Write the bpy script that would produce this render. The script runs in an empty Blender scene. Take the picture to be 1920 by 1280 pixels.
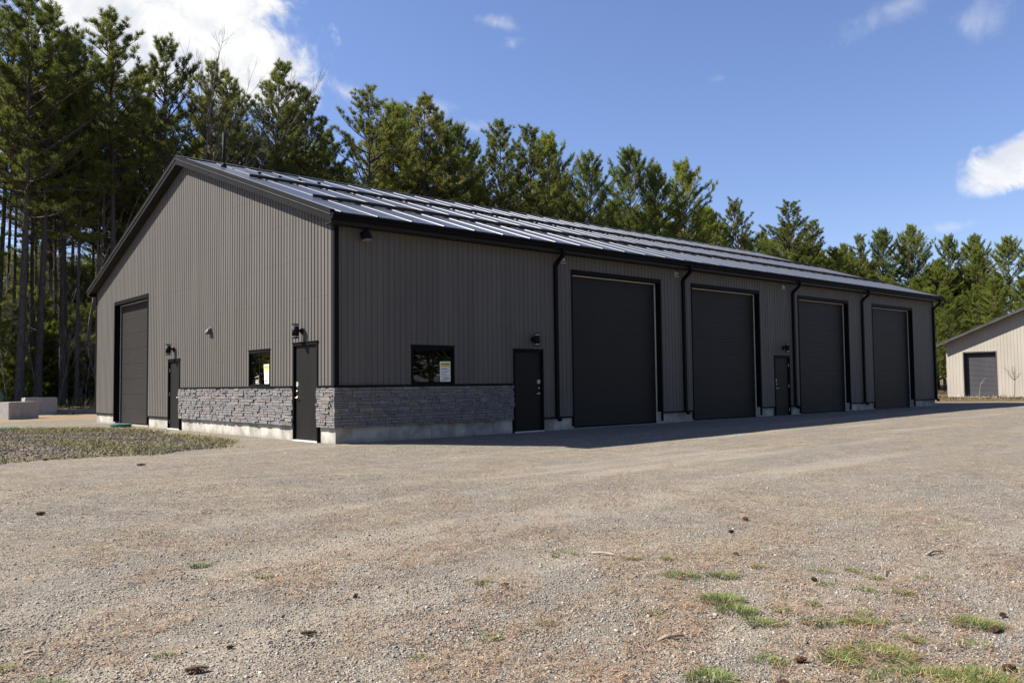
import bpy, bmesh, math, random
import numpy as np
from mathutils import Vector, Matrix
PI = math.pi
random.seed(7)
rng = np.random.default_rng(7)
scene = bpy.context.scene
COL = scene.collection

# ------------------------------------------------------------------ helpers
class MB:
    """collects geometry, links it as ONE mesh object; fmap maps local (s, d, z) to world"""
    def __init__(self, fmap=None):
        self.v = []; self.f = []; self.m = fmap or (lambda s, d, z: (s, d, z))
    def add(self, vs, fs):
        b = len(self.v); self.v += [self.m(*p) for p in vs]; self.f += [tuple(b + i for i in f) for f in fs]
    def box(self, a0, a1, b0, b1, c0, c1):
        vs = [(a, b, c) for a in (a0, a1) for b in (b0, b1) for c in (c0, c1)]
        self.add(vs, [(0, 1, 3, 2), (4, 6, 7, 5), (0, 4, 5, 1), (2, 3, 7, 6), (0, 2, 6, 4), (1, 5, 7, 3)])
    def hexa(self, vs):
        self.add(vs, [(0, 1, 3, 2), (4, 6, 7, 5), (0, 4, 5, 1), (2, 3, 7, 6), (0, 2, 6, 4), (1, 5, 7, 3)])
    def quad(self, a, b, c, d): self.add([a, b, c, d], [(0, 1, 2, 3)])
    def tube(self, pts, rad, n=8, caps=True):
        pts = [Vector(p) for p in pts]
        if not hasattr(rad, '__len__'): rad = [rad] * len(pts)
        vs = []; fs = []; prev = None
        for i, p in enumerate(pts):
            d = (pts[min(i + 1, len(pts) - 1)] - pts[max(i - 1, 0)]).normalized()
            if prev is None:
                u = d.orthogonal().normalized()
            else:
                u = (prev - d * prev.dot(d)); u = u.normalized() if u.length > 1e-6 else d.orthogonal().normalized()
            prev = u; w = d.cross(u)
            for k in range(n):
                a = 2 * PI * k / n
                vs.append(tuple(p + (u * math.cos(a) + w * math.sin(a)) * rad[i]))
        for i in range(len(pts) - 1):
            for k in range(n):
                k2 = (k + 1) % n
                fs.append((i * n + k, i * n + k2, (i + 1) * n + k2, (i + 1) * n + k))
        if caps:
            fs.append(tuple(range(n - 1, -1, -1))); fs.append(tuple((len(pts) - 1) * n + k for k in range(n)))
        self.add(vs, fs)
    def cyl(self, c0, c1, r0, r1=None, n=20):
        self.tube([c0, c1], [r0, r0 if r1 is None else r1], n)
    def mesh(self, name, smooth=False, recalc=True, bevel=0):
        me = bpy.data.meshes.new(name); me.from_pydata(self.v, [], self.f)
        if recalc or bevel:
            bm = bmesh.new(); bm.from_mesh(me)
            if bevel:
                bmesh.ops.bevel(bm, geom=[e for e in bm.edges if len(e.link_faces) == 2 and e.calc_face_angle(0) > 0.5], offset=bevel, segments=2, affect='EDGES', clamp_overlap=True)
            bmesh.ops.recalc_face_normals(bm, faces=bm.faces); bm.to_mesh(me); bm.free()
        if smooth:
            me.polygons.foreach_set('use_smooth', [True] * len(me.polygons))
        me.update(); return me
    def build(self, name, mat, parent=None, smooth=False, recalc=True, bevel=0):
        return link(name, self.mesh(name, smooth, recalc, bevel), mat, parent)

def link(name, me, mat, parent=None):
    o = bpy.data.objects.new(name, me); COL.objects.link(o)
    if mat is not None and not me.materials: me.materials.append(mat)
    if parent: o.parent = parent
    return o
def np_mesh(name, verts, faces, nper):
    """verts (N,3), faces flat index array, nper verts per face"""
    me = bpy.data.meshes.new(name); nf = len(faces) // nper
    me.vertices.add(len(verts)); me.vertices.foreach_set('co', np.asarray(verts, np.float32).ravel())
    me.loops.add(nf * nper); me.loops.foreach_set('vertex_index', np.asarray(faces, np.int32))
    me.polygons.add(nf); me.polygons.foreach_set('loop_start', np.arange(0, nf * nper, nper, dtype=np.int32))
    me.update(calc_edges=True); return me
def tag(o, label=None, cat=None, group=None, kind=None):
    if label: o['label'] = label
    if cat: o['category'] = cat
    if group: o['group'] = group
    if kind: o['kind'] = kind
    return o
def empty(name, loc, label, cat, group=None, rz=0, sc=1):
    o = bpy.data.objects.new(name, None); COL.objects.link(o); o.location = loc; o.rotation_euler = (0, 0, rz)
    o.scale = (sc, sc, sc) if not hasattr(sc, '__len__') else sc
    o.empty_display_size = .1
    return tag(o, label, cat, group)

# value noise in numpy for the scatter
_perm = rng.random((256, 256))
def vnoise(x, y, s):
    x = np.asarray(x, float) * s + 100.3; y = np.asarray(y, float) * s + 57.7
    xi = np.floor(x).astype(int); yi = np.floor(y).astype(int); fx = x - xi; fy = y - yi
    fx = fx * fx * (3 - 2 * fx); fy = fy * fy * (3 - 2 * fy)
    g = lambda a, b: _perm[a & 255, b & 255]
    return (g(xi, yi) * (1 - fx) + g(xi + 1, yi) * fx) * (1 - fy) + (g(xi, yi + 1) * (1 - fx) + g(xi + 1, yi + 1) * fx) * fy
def fbm(x, y, s): return .55 * vnoise(x, y, s) + .28 * vnoise(x, y, s * 2.3) + .17 * vnoise(x, y, s * 5.1)

# ------------------------------------------------------------------ node materials
class NT:
    def __init__(self, tree): self.t = tree; self.n = tree.nodes; self.l = tree.links
    def new(self, typ, **kw):
        nd = self.n.new(typ)
        for k, v in kw.items(): setattr(nd, k, v)
        return nd
    def put(self, sock, val):
        if val is None: return
        if isinstance(val, bpy.types.NodeSocket): self.l.new(val, sock)
        else: sock.default_value = val
    def math(self, op, a, b=None, c=None, clamp=False):
        nd = self.new('ShaderNodeMath', operation=op, use_clamp=clamp)
        self.put(nd.inputs[0], a); self.put(nd.inputs[1], b); self.put(nd.inputs[2], c); return nd.outputs[0]
    def vmath(self, op, a, b=None):
        nd = self.new('ShaderNodeVectorMath', operation=op); self.put(nd.inputs[0], a); self.put(nd.inputs[1], b)
        return nd.outputs['Value'] if op in ('LENGTH', 'DOT_PRODUCT') else nd.outputs[0]
    def noise(self, vec, scale, detail=4, rough=.55, dist=0):
        nd = self.new('ShaderNodeTexNoise'); self.put(nd.inputs['Vector'], vec); nd.inputs['Scale'].default_value = scale
        nd.inputs['Detail'].default_value = detail; nd.inputs['Roughness'].default_value = rough; nd.inputs['Distortion'].default_value = dist
        return nd.outputs[0]
    def voro(self, vec, scale, feature='F1'):
        nd = self.new('ShaderNodeTexVoronoi', feature=feature); self.put(nd.inputs['Vector'], vec); nd.inputs['Scale'].default_value = scale
        return nd
    def ramp(self, fac, stops, interp='LINEAR'):
        nd = self.new('ShaderNodeValToRGB'); nd.color_ramp.interpolation = interp; cr = nd.color_ramp
        while len(cr.elements) < len(stops): cr.elements.new(.5)
        for e, (p, c) in zip(cr.elements, stops):
            e.position = p; e.color = (*c, 1) if len(c) == 3 else c
        self.put(nd.inputs[0], fac); return nd.outputs[0]
    def mix(self, fac, a, b, blend='MIX'):
        nd = self.new('ShaderNodeMix', data_type='RGBA', blend_type=blend)
        self.put(nd.inputs[0], fac)
        self.put(nd.inputs[6], (*a, 1) if isinstance(a, tuple) and len(a) == 3 else a)
        self.put(nd.inputs[7], (*b, 1) if isinstance(b, tuple) and len(b) == 3 else b); return nd.outputs[2]
    def smooth(self, val, lo, hi, a=0., b=1.):
        nd = self.new('ShaderNodeMapRange', interpolation_type='SMOOTHSTEP'); self.put(nd.inputs[0], val)
        for i, q in enumerate((lo, hi, a, b)): nd.inputs[1 + i].default_value = q
        return nd.outputs[0]
    def bump(self, h, strength, dist, normal=None):
        nd = self.new('ShaderNodeBump'); self.put(nd.inputs['Height'], h); nd.inputs['Strength'].default_value = strength
        nd.inputs['Distance'].default_value = dist; self.put(nd.inputs['Normal'], normal); return nd.outputs[0]
    def pos(self): return self.new('ShaderNodeNewGeometry').outputs['Position']
    def island(self): return self.new('ShaderNodeNewGeometry').outputs['Random Per Island']
    def obj(self): return self.new('ShaderNodeTexCoord').outputs['Object']
    def objrand(self): return self.new('ShaderNodeObjectInfo').outputs['Random']

def material(name, fn=None, col=(.5, .5, .5), rough=.6, metal=0., spec=.5):
    m = bpy.data.materials.new(name); m.use_nodes = True; t = NT(m.node_tree); b = t.n['Principled BSDF']
    b.inputs['Base Color'].default_value = (*col, 1); b.inputs['Roughness'].default_value = rough
    b.inputs['Metallic'].default_value = metal; b.inputs['Specular IOR Level'].default_value = spec
    if fn: fn(t, b)
    return m
def setc(t, b, c): t.put(b.inputs['Base Color'], c)

def grime(col, amt=.25, sc=1.5, bump=0., vstretch=.25):
    """colour with soft dirt; vertical streak bias"""
    def fn(t, b):
        mp = t.new('ShaderNodeMapping'); t.put(mp.inputs[0], t.obj()); mp.inputs['Scale'].default_value = (1, 1, vstretch)
        n = t.noise(mp.outputs[0], sc, 5, .6); n2 = t.noise(t.obj(), 40, 3)
        dark = tuple(c * (1 - amt) for c in col); lite = tuple(min(1, c * (1 + amt)) for c in col)
        c = t.mix(t.smooth(n, .3, .7), dark, lite)
        c = t.mix(t.math('MULTIPLY', n2, .15), c, tuple(x * .8 for x in col))
        setc(t, b, c)
        r = b.inputs['Roughness'].default_value
        t.put(b.inputs['Roughness'], t.math('ADD', t.math('MULTIPLY', n, .25), r - .12))
        if bump: t.put(b.inputs['Normal'], t.bump(n2, bump, .004))
    return fn

M = {}
def siding_fn(t, b):
    p = t.obj()
    mp = t.new('ShaderNodeMapping'); t.put(mp.inputs[0], p); mp.inputs['Scale'].default_value = (2.2, 2.2, .12)
    n = t.noise(mp.outputs[0], 1.3, 4, .6); n2 = t.noise(p, .6, 3)
    c = t.mix(t.smooth(n, .3, .72), (.104, .096, .085), (.125, .115, .102))
    c = t.mix(t.math('MULTIPLY', t.smooth(n2, .45, .75), .25), c, (.125, .108, .085))
    sep = t.new('ShaderNodeSeparateXYZ'); t.put(sep.inputs[0], p)          # splash dust along the foot of the wall
    dust = t.math('MULTIPLY', t.smooth(t.math('ADD', sep.outputs[2], t.math('MULTIPLY', n, .6)), .4, 1.3, 1, 0), .18)
    c = t.mix(dust, c, (.16, .14, .11))
    fr_ = t.math('FRACT', t.math('MULTIPLY', sep.outputs[2], 1.08)); scr = t.smooth(t.math('ABSOLUTE', t.math('SUBTRACT', fr_, .5)), .006, .014, 1, 0)
    c = t.mix(t.math('MULTIPLY', t.math('MULTIPLY', scr, t.smooth(t.noise(p, 26, 2), .42, .6)), .24), c, (.03, .028, .026)); setc(t, b, c)
    t.put(b.inputs['Normal'], t.bump(t.noise(p, 3., 2), .08, .02))
M['siding'] = material('grey_steel_siding', siding_fn, rough=.55, spec=.12)
M['beige_siding'] = material('beige_siding', grime((.335, .305, .255), .07, .8), rough=.55, spec=.3)
M['trim'] = material('black_trim', grime((.007, .007, .0075), .2, 1.2), rough=.55, spec=.06)
M['fascia'] = material('dark_fascia', grime((.0105, .0098, .0095), .2, 1.2), rough=.65, spec=.06)
M['soffit'] = material('dark_soffit', grime((.018, .014, .011), .2, 2), rough=.5, spec=.2)
def roof_fn(t, b):
    p = t.obj(); n = t.noise(p, .9, 4); n2 = t.noise(p, 14, 3)
    setc(t, b, t.mix(n, (.058, .060, .064), (.078, .080, .084)))
    t.put(b.inputs['Roughness'], t.math('ADD', t.math('MULTIPLY', n2, .10), .25))
    t.put(b.inputs['Normal'], t.bump(t.noise(p, 2.2, 2), .12, .02))
M['roof'] = material('charcoal_roof_steel', roof_fn, rough=.3, metal=.0, spec=.36)
M['drip'] = material('bright_drip_edge', grime((.10, .10, .10), .15, 3), rough=.4, spec=.4)
M['guard'] = material('snow_guard_black', grime((.012, .012, .013), .2), rough=.5)
M['door'] = material('door_paint', grime((.013, .012, .011), .12, 2), rough=.5, spec=.12)
def ohd_fn(t, b):
    p = t.obj(); n = t.noise(p, 1.1, 4); n2 = t.noise(p, 60, 2)
    setc(t, b, t.mix(n, (.0155, .0138, .012), (.0225, .020, .0175)))
    t.put(b.inputs['Normal'], t.bump(n2, .25, .002))
M['ohd'] = material('overhead_door_steel', ohd_fn, rough=.55, spec=.22)
M['seal'] = material('pale_weatherstrip', grime((.52, .50, .46), .08), rough=.6)
M['steel'] = material('brushed_steel', grime((.6, .59, .56), .1), rough=.3, metal=.9)
M['white'] = material('white_plastic', grime((.42, .41, .40), .06), rough=.5)
M['lamp'] = material('lamp_black', grime((.010, .010, .011), .2), rough=.55, spec=.12)
M['lens'] = material('lamp_glass', grime((.30, .28, .25), .1), rough=.15)
M['emblem'] = material('sticker_ink', grime((.12, .11, .25), .1), rough=.6)
M['ink'] = material('notice_ink', grime((.12, .12, .13), .1), rough=.7)
M['paper'] = material('notice_paper', grime((.80, .79, .72), .05), rough=.7)
M['yellow'] = material('notice_yellow', grime((.66, .50, .03), .1), rough=.7)
M['blind'] = material('window_blind', grime((.21, .215, .20), .06), rough=.8)
M['film'] = material('plastic_film', grime((.5, .5, .47), .05), rough=.35)
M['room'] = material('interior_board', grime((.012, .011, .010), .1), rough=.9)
M['beige_trim'] = material('dark_roof_edge', grime((.05, .048, .046), .2), rough=.4)
M['roller'] = material('roller_steel', grime((.048, .048, .053), .12), rough=.5, spec=.2)
def glass_fn(t, b):
    tr = t.new('ShaderNodeBsdfTransparent'); tr.inputs[0].default_value = (.5, .54, .52, 1)
    gl = t.new('ShaderNodeBsdfGlossy'); gl.inputs['Roughness'].default_value = .01
    fr = t.new('ShaderNodeFresnel'); fr.inputs[0].default_value = 1.58
    t.put(fr.inputs['Normal'], t.bump(t.noise(t.obj(), 1.6, 2), .05, .02)); t.put(gl.inputs['Normal'], fr.inputs['Normal'].links[0].from_socket)
    mx = t.new('ShaderNodeMixShader'); t.put(mx.inputs[0], fr.outputs[0]); t.put(mx.inputs[1], tr.outputs[0]); t.put(mx.inputs[2], gl.outputs[0])
    t.put(t.n['Material Output'].inputs[0], mx.outputs[0])
M['glass'] = material('window_glass', glass_fn)
def stone_fn(t, b):
    r = t.island(); p = t.obj()
    c = t.ramp(r, [(0, (0.104, 0.104, 0.114)), (.22, (0.152, 0.149, 0.152)), (.42, (0.187, 0.174, 0.164)), (.6, (0.132, 0.136, 0.149)), (.76, (0.215, 0.198, 0.180)), (.9, (0.195, 0.157, 0.129)), (1, (0.139, 0.121, 0.111))])
    n = t.noise(p, 9, 6, .65); n2 = t.noise(p, 45, 4, .6)
    c = t.mix(t.math('MULTIPLY', t.smooth(n, .35, .7), .5), c, (0.208, 0.198, 0.187)); c = t.mix(t.math('MULTIPLY', t.smooth(n2, .5, .75), .4), c, (0.056, 0.054, 0.056))
    setc(t, b, c); t.put(b.inputs['Normal'], t.bump(t.math('ADD', n, t.math('MULTIPLY', n2, .5)), .8, .018))
M['stone'] = material('ledge_stone', stone_fn, rough=.85, spec=.2)
M['mortar'] = material('stone_backing', grime((.085, .082, .08), .2), rough=.95)
def conc_fn(t, b):
    p = t.obj(); n = t.noise(p, 1.7, 6, .65); n2 = t.noise(p, 30, 4); r = t.island()
    mp = t.new('ShaderNodeMapping'); t.put(mp.inputs[0], p); mp.inputs['Scale'].default_value = (1, 1, .2); n3 = t.noise(mp.outputs[0], 6, 4)
    c = t.mix(t.smooth(n, .3, .7), (0.198, 0.187, 0.157), (.52, .49, .42)); c = t.mix(t.math('MULTIPLY', r, .25), c, (.33, .32, .29))
    c = t.mix(t.math('MULTIPLY', t.smooth(n3, .5, .75), .45), c, (.22, .2, .16))
    sep = t.new('ShaderNodeSeparateXYZ'); t.put(sep.inputs[0], t.pos())
    c = t.mix(t.smooth(t.math('ADD', sep.outputs[2], t.math('MULTIPLY', n3, .12)), .0, .16, .55, 0), c, (.2, .165, .12))
    setc(t, b, c); t.put(b.inputs['Normal'], t.bump(n2, .3, .006))
M['concrete'] = material('formed_concrete', conc_fn, rough=.9, spec=.2)
def block_fn(t, b):
    p = t.obj(); n = t.noise(p, 2.5, 6, .65); n2 = t.noise(p, 35, 4)
    mp = t.new('ShaderNodeMapping'); t.put(mp.inputs[0], p); mp.inputs['Scale'].default_value = (1.5, 1.5, .35); n3 = t.noise(mp.outputs[0], 3, 4)
    c = t.mix(t.smooth(n, .3, .7), (0.314, 0.293, 0.257), (.42, .395, .35)); c = t.mix(t.math('MULTIPLY', t.smooth(n3, .55, .7), .5), c, (.30, .21, .10))
    setc(t, b, c); t.put(b.inputs['Normal'], t.bump(n2, .4, .008))
M['block'] = material('precast_block', block_fn, rough=.92, spec=.2)

def bark_fn(t, b):
    p = t.obj(); mp = t.new('ShaderNodeMapping'); t.put(mp.inputs[0], p); mp.inputs['Scale'].default_value = (1, 1, .22)
    v = t.voro(mp.outputs[0], 14); n = t.noise(p, 5, 4)
    c = t.ramp(v.outputs['Distance'], [(0, (.036, .030, .026)), (.5, (.075, .063, .055)), (1, (.11, .094, .082))])
    sep = t.new('ShaderNodeSeparateXYZ'); t.put(sep.inputs[0], p)
    c = t.mix(t.math('MULTIPLY', t.smooth(sep.outputs[2], 8, 18), .5), c, (.115, .075, .05))
    c = t.mix(t.math('MULTIPLY', n, .3), c, (.10, .10, .09))
    setc(t, b, c); t.put(b.inputs['Normal'], t.bump(v.outputs['Distance'], .8, .04))
M['bark'] = material('pine_bark', bark_fn, rough=.95, spec=.1)
M['twig'] = material('grey_twig', grime((.19, .165, .14), .3, 3), rough=.9, spec=.1)
def needles(cols):
    def fn(t, b):
        r = t.island(); o = t.objrand(); n = t.noise(t.obj(), .9, 3)
        c = t.ramp(t.math('ADD', t.math('MULTIPLY', r, .5), t.math('MULTIPLY', n, .5)), [(0.1, cols[0]), (.5, cols[1]), (.9, cols[2])])
        hs = t.new('ShaderNodeHueSaturation'); t.put(hs.inputs['Color'], c)
        t.put(hs.inputs['Value'], t.math('ADD', t.math('MULTIPLY', o, .55), 1.06)); t.put(hs.inputs['Hue'], t.math('ADD', t.math('MULTIPLY', o, -.025), .512))
        setc(t, b, hs.outputs[0])
        tl = t.new('ShaderNodeBsdfTranslucent'); t.put(tl.inputs[0], hs.outputs[0]); mx = t.new('ShaderNodeMixShader'); mx.inputs[0].default_value = .42
        t.put(mx.inputs[1], b.outputs[0]); t.put(mx.inputs[2], tl.outputs[0]); t.put(t.n['Material Output'].inputs[0], mx.outputs[0])
    return fn
M['red_needles'] = material('red_pine_needles', needles(((.050, .068, .018), (.112, .130, .027), (.20, .195, .042))), rough=.65, spec=.12)
M['white_needles'] = material('white_pine_needles', needles(((.066, .094, .020), (.145, .175, .030), (.24, .24, .045))), rough=.65, spec=.12)
M['sapling_needles'] = material('sapling_needles', needles(((.08, .105, .018), (.16, .185, .03), (.25, .25, .05))), rough=.65, spec=.1)
def island_col(stops, rough=.8, spec=.2, noise=0):
    def fn(t, b):
        c = t.ramp(t.island(), stops)
        if noise: c = t.mix(t.math('MULTIPLY', t.noise(t.pos(), noise, 3), .35), c, tuple(x * .45 for x in stops[0][1]))
        setc(t, b, c)
    return material('varied', fn, rough=rough, spec=spec)
M['gravel_bits'] = island_col([(0, (.11, .103, .096)), (.2, (.17, .157, .14)), (.4, (.24, .217, .188)), (.55, (.29, .25, .20)), (.7, (.21, .20, .185)), (.85, (.34, .30, .25)), (.95, (.36, .315, .26)), (1, (.52, .47, .41))], .9)
M['dark_bits'] = island_col([(0, (.032, .028, .026)), (.4, (.06, .053, .048)), (.75, (.11, .093, .078)), (.93, (.18, .155, .125)), (1, (.42, .39, .35))], .85)
M['litter'] = island_col([(0, (.13, .065, .032)), (.35, (.22, .122, .062)), (.7, (.29, .19, .11)), (1, (.38, .28, .18))], .8)
M['grass'] = island_col([(0, (.045, .078, .013)), (.4, (.09, .135, .021)), (.72, (.14, .175, .032)), (.86, (.20, .19, .06)), (1, (.33, .27, .13))], .6, .3)
M['bed_grass'] = island_col([(0, (.075, .08, .018)), (.35, (.145, .145, .034)), (.7, (.235, .21, .07)), (1, (.31, .24, .12))], .7, .2)
M['dry_stem'] = island_col([(0, (.07, .047, .025)), (.5, (.13, .09, .047)), (1, (.22, .165, .09))], .85)
M['cone'] = island_col([(0, (.035, .022, .015)), (.5, (.085, .05, .03)), (1, (.17, .10, .055))], .8)
M['stick'] = material('bleached_stick', grime((.28, .245, .2), .2, 8), rough=.9)
M['green_poly'] = material('green_poly', grime((.035, .12, .085), .2, 3), rough=.5)
M['lumber'] = material('weathered_lumber', grime((.19, .17, .15), .25, 4), rough=.9)
M['pink'] = material('sumac_red', grime((.38, .16, .10), .2, 5), rough=.8)

# ------------------------------------------------------------------ ground
def gz(x, y):
    x = np.asarray(x, float); y = np.asarray(y, float)
    sm = lambda t: np.clip(t, 0, 1) ** 2 * (3 - 2 * np.clip(t, 0, 1))
    base = -.115 + .10 * sm((y + 4.2) / 4.0) + .10 * sm(-x / 5) * sm((y + 9) / 10) * (1 - sm((y + 4.2) / 4.0))
    ramp = .0105 * np.clip(x - 3.6, 0, 20) * np.exp(-((y + 5) / 4.2) ** 2)
    n = (fbm(x, y, .22) - .5) * .06 + (fbm(x + 40, y, 1.1) - .5) * .018
    wall = np.clip(np.maximum(np.maximum(-x, x - 30.5), np.maximum(-y - .5, y - 18.2)), 0, 5) / 5
    bank = .30 * np.clip((y - 33.5) / 3.5, 0, 1) * np.exp(-np.clip(y - 37, 0, None) / 60)
    return base + ramp + n * np.clip(.10 + wall, 0, 1) + bank
def axis(lo, hi, step, far):
    inn = list(np.arange(lo, hi + 1e-6, step)); out = []; d = step * 2; a = hi
    while a < far: a += d; d *= 1.35; out.append(a)
    neg = []; d = step * 2; a = lo
    while a > -far: a -= d; d *= 1.35; neg.append(a)
    return np.array(neg[::-1] + inn + out)
def ground_fn(t, b):
    p = t.pos(); sep = t.new('ShaderNodeSeparateXYZ'); t.put(sep.inputs[0], p); X, Y = sep.outputs[0], sep.outputs[1]
    big = t.noise(p, .11, 4, .55); mid = t.noise(p, .55, 5, .6); sm = t.noise(p, 3.2, 5, .65); fine = t.noise(p, 17, 5, .7); vf = t.noise(p, 60, 3, .7)
    v1 = t.voro(p, 95); v2 = t.voro(p, 45); v3 = t.voro(p, 190)
    stops = [(0, (.10, .088, .076)), (.2, (.165, .144, .122)), (.42, (.235, .203, .168)), (.6, (.285, .235, .182)), (.8, (.22, .196, .166)), (.93, (.37, .32, .26)), (1, (.52, .47, .40))]
    def cellval(v):
        s = t.new('ShaderNodeSeparateColor'); t.put(s.inputs[0], v.outputs['Color']); return s.outputs[0]
    c1 = t.ramp(cellval(v1), stops); c2 = t.ramp(cellval(v2), stops); c3 = t.ramp(cellval(v3), stops)
    c = t.mix(t.smooth(fine, .5, .62), c1, c2); c = t.mix(t.smooth(vf, .48, .6), c, c3)
    c = t.mix(t.math('MULTIPLY', t.smooth(v1.outputs['Distance'], .5, .8), .45), c, (.05, .045, .04))
    gr = t.mix(t.smooth(fine, .32, .68), (.66, .65, .63), (1.12, 1.11, 1.09)); c = t.mix(1., c, gr, 'MULTIPLY')   # clumped grain that survives at distance
    gr2 = t.mix(t.smooth(sm, .3, .7), (.84, .82, .80), (1.10, 1.09, 1.08)); c = t.mix(1., c, gr2, 'MULTIPLY')
    tint = t.mix(t.smooth(mid, .35, .68), (.92, .93, .97), (1.06, 1.01, .93)); c = t.mix(1., c, tint, 'MULTIPLY')
    # worn wheel tracks, following the drive (it runs along the doors)
    mp = t.new('ShaderNodeMapping'); t.put(mp.inputs[0], p); mp.inputs['Rotation'].default_value = (0, 0, -.10); mp.inputs['Scale'].default_value = (.06, .55, 1)
    tr = t.noise(mp.outputs[0], 1.6, 4, .6)
    c = t.mix(t.math('MULTIPLY', t.smooth(tr, .52, .66), .35), c, (.31, .265, .215))
    wv = t.new('ShaderNodeTexWave', wave_type='BANDS', bands_direction='Y'); mpw = t.new('ShaderNodeMapping'); t.put(mpw.inputs[0], p); mpw.inputs['Rotation'].default_value = (0, 0, -.16); t.put(wv.inputs['Vector'], mpw.outputs[0])
    wv.inputs['Scale'].default_value = .17; wv.inputs['Distortion'].default_value = 3.0; wv.inputs['Detail'].default_value = 2.5; wv.inputs['Detail Scale'].default_value = .35
    rut = t.math('MULTIPLY', t.smooth(wv.outputs['Fac'], .70, .95), t.smooth(t.noise(p, .35, 3), .42, .6))
    c = t.mix(t.math('MULTIPLY', rut, .42), c, t.mix(fine, (.09, .08, .07), (.21, .185, .155)))
    # rusty needle litter: heavy in the near right corner, thin bands elsewhere
    dx = t.math('SUBTRACT', X, -4.0); dy = t.math('SUBTRACT', Y, -14.5)
    dist = t.math('SQRT', t.math('ADD', t.math('MULTIPLY', dx, dx), t.math('MULTIPLY', dy, dy)))
    near = t.smooth(dist, 1.0, 9., .13, -.02)
    mp2 = t.new('ShaderNodeMapping'); t.put(mp2.inputs[0], p); mp2.inputs['Rotation'].default_value = (0, 0, -.72); mp2.inputs['Scale'].default_value = (1.3, 3.4, 1)
    band = t.noise(mp2.outputs[0], .9, 6, .68)
    lit = t.smooth(t.math('ADD', band, near), .56, .80)
    strand = t.voro(mp2.outputs[0], 55)
    litc = t.ramp(t.math('MULTIPLY', strand.outputs['Distance'], 1.2), [(0, (.13, .078, .045)), (.45, (.23, .15, .092)), (1, (.33, .245, .165))])
    c = t.mix(t.math('MULTIPLY', lit, t.smooth(fine, .35, .62, .12, .6)), c, litc)
    # tan sand between the garage and the wood
    wob = t.math('MULTIPLY', t.math('SUBTRACT', mid, .5), 5.)
    Yw = t.math('ADD', Y, wob); Xw = t.math('ADD', X, wob)
    sand = t.math('MULTIPLY', t.smooth(Yw, 21.0, 23.0), t.smooth(Xw, 9, 14, 1, 0))
    sandc = t.mix(t.smooth(sm, .3, .7), (.19, .125, .07), (.28, .20, .125)); c = t.mix(t.math('MULTIPLY', sand, .92), c, sandc)
    # forest floor and rough ground
    wood = t.math('MAXIMUM', t.smooth(Yw, 32.5, 35.5), t.math('MULTIPLY', t.smooth(Xw, 37.5, 40), t.smooth(t.math('ADD', Yw, t.math('MULTIPLY', X, .16)), 3.0, 5.0)))
    wood = t.math('MAXIMUM', wood, t.smooth(Yw, -44, -46))
    leaf = t.voro(p, 9); sl = t.new('ShaderNodeSeparateColor'); t.put(sl.inputs[0], leaf.outputs['Color'])
    woodc = t.ramp(sl.outputs[0], [(0, (.05, .032, .018)), (.35, (.09, .06, .032)), (.6, (.14, .095, .05)), (.8, (.085, .08, .03)), (1, (.19, .145, .085))])
    c = t.mix(wood, c, woodc)
    setc(t, b, c)
    c = t.mix(1., c, (1.02, 1.06, 1.04), 'MULTIPLY'); setc(t, b, c)
    h = t.math('ADD', t.math('MULTIPLY', v1.outputs['Distance'], -1), t.math('MULTIPLY', v2.outputs['Distance'], -1.2))
    nb = t.bump(h, .7, .009); nb = t.bump(fine, .5, .035, nb); nb = t.bump(sm, .3, .05, nb)
    t.put(b.inputs['Normal'], nb)
M['ground'] = material('gravel_ground', ground_fn, rough=.95, spec=.12)
xs = axis(-22, 44, .45, 1600); ys = axis(-24, 42, .45, 1600)
GX, GY = np.meshgrid(xs, ys, indexing='ij'); GZ = gz(GX, GY)
nx, ny = GX.shape; ii, jj = np.meshgrid(np.arange(nx - 1), np.arange(ny - 1), indexing='ij')
q = np.stack([ii * ny + jj, (ii + 1) * ny + jj, (ii + 1) * ny + jj + 1, ii * ny + jj + 1], -1).reshape(-1)
gm = np_mesh('ground', np.stack([GX, GY, GZ], -1).reshape(-1, 3), q, 4); gm.polygons.foreach_set('use_smooth', [True] * len(gm.polygons))
tag(link('ground', gm, M['ground']), kind='structure')

# raised bed of dark stone left of the garage
bed_poly = [(-1.87, 0.9), (-1.21, 3.36), (-1.02, 6.67), (-0.92, 10.64), (-1.63, 12.53), (-3.9, 13.47), (-9.0, 13.85), (-12.78, 12.34), (-14.2, 6.67), (-11.84, 0.52), (-8.06, -0.7), (-5.41, 0.38), (-3.52, 0.52)]
bp = np.array(bed_poly)
def bed_d(x, y):
    """signed distance inside the bed (positive inside), edge roughened"""
    x = np.asarray(x, float); y = np.asarray(y, float); d = np.full(x.shape, 1e9); ins = np.zeros(x.shape, bool)
    for i in range(len(bp)):
        a = bp[i]; c = bp[(i + 1) % len(bp)]; e = c - a; L2 = e @ e
        tt = np.clip(((x - a[0]) * e[0] + (y - a[1]) * e[1]) / L2, 0, 1)
        d = np.minimum(d, np.hypot(x - a[0] - tt * e[0], y - a[1] - tt * e[1]))
        cr = ((a[1] > y) != (c[1] > y)) & (x < (c[0] - a[0]) * (y - a[1]) / (c[1] - a[1] + 1e-12) + a[0]); ins ^= cr
    return np.where(ins, d, -d) + (fbm(x, y, .9) - .5) * .9
def bed_h(x, y):
    d = bed_d(x, y); return np.where(d > 0, .09 * (1 - np.exp(-d / 1.2)) + (fbm(x, y, 1.3) - .5) * .05 * np.clip(d, 0, 1), -.02 + d * .03)
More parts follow.
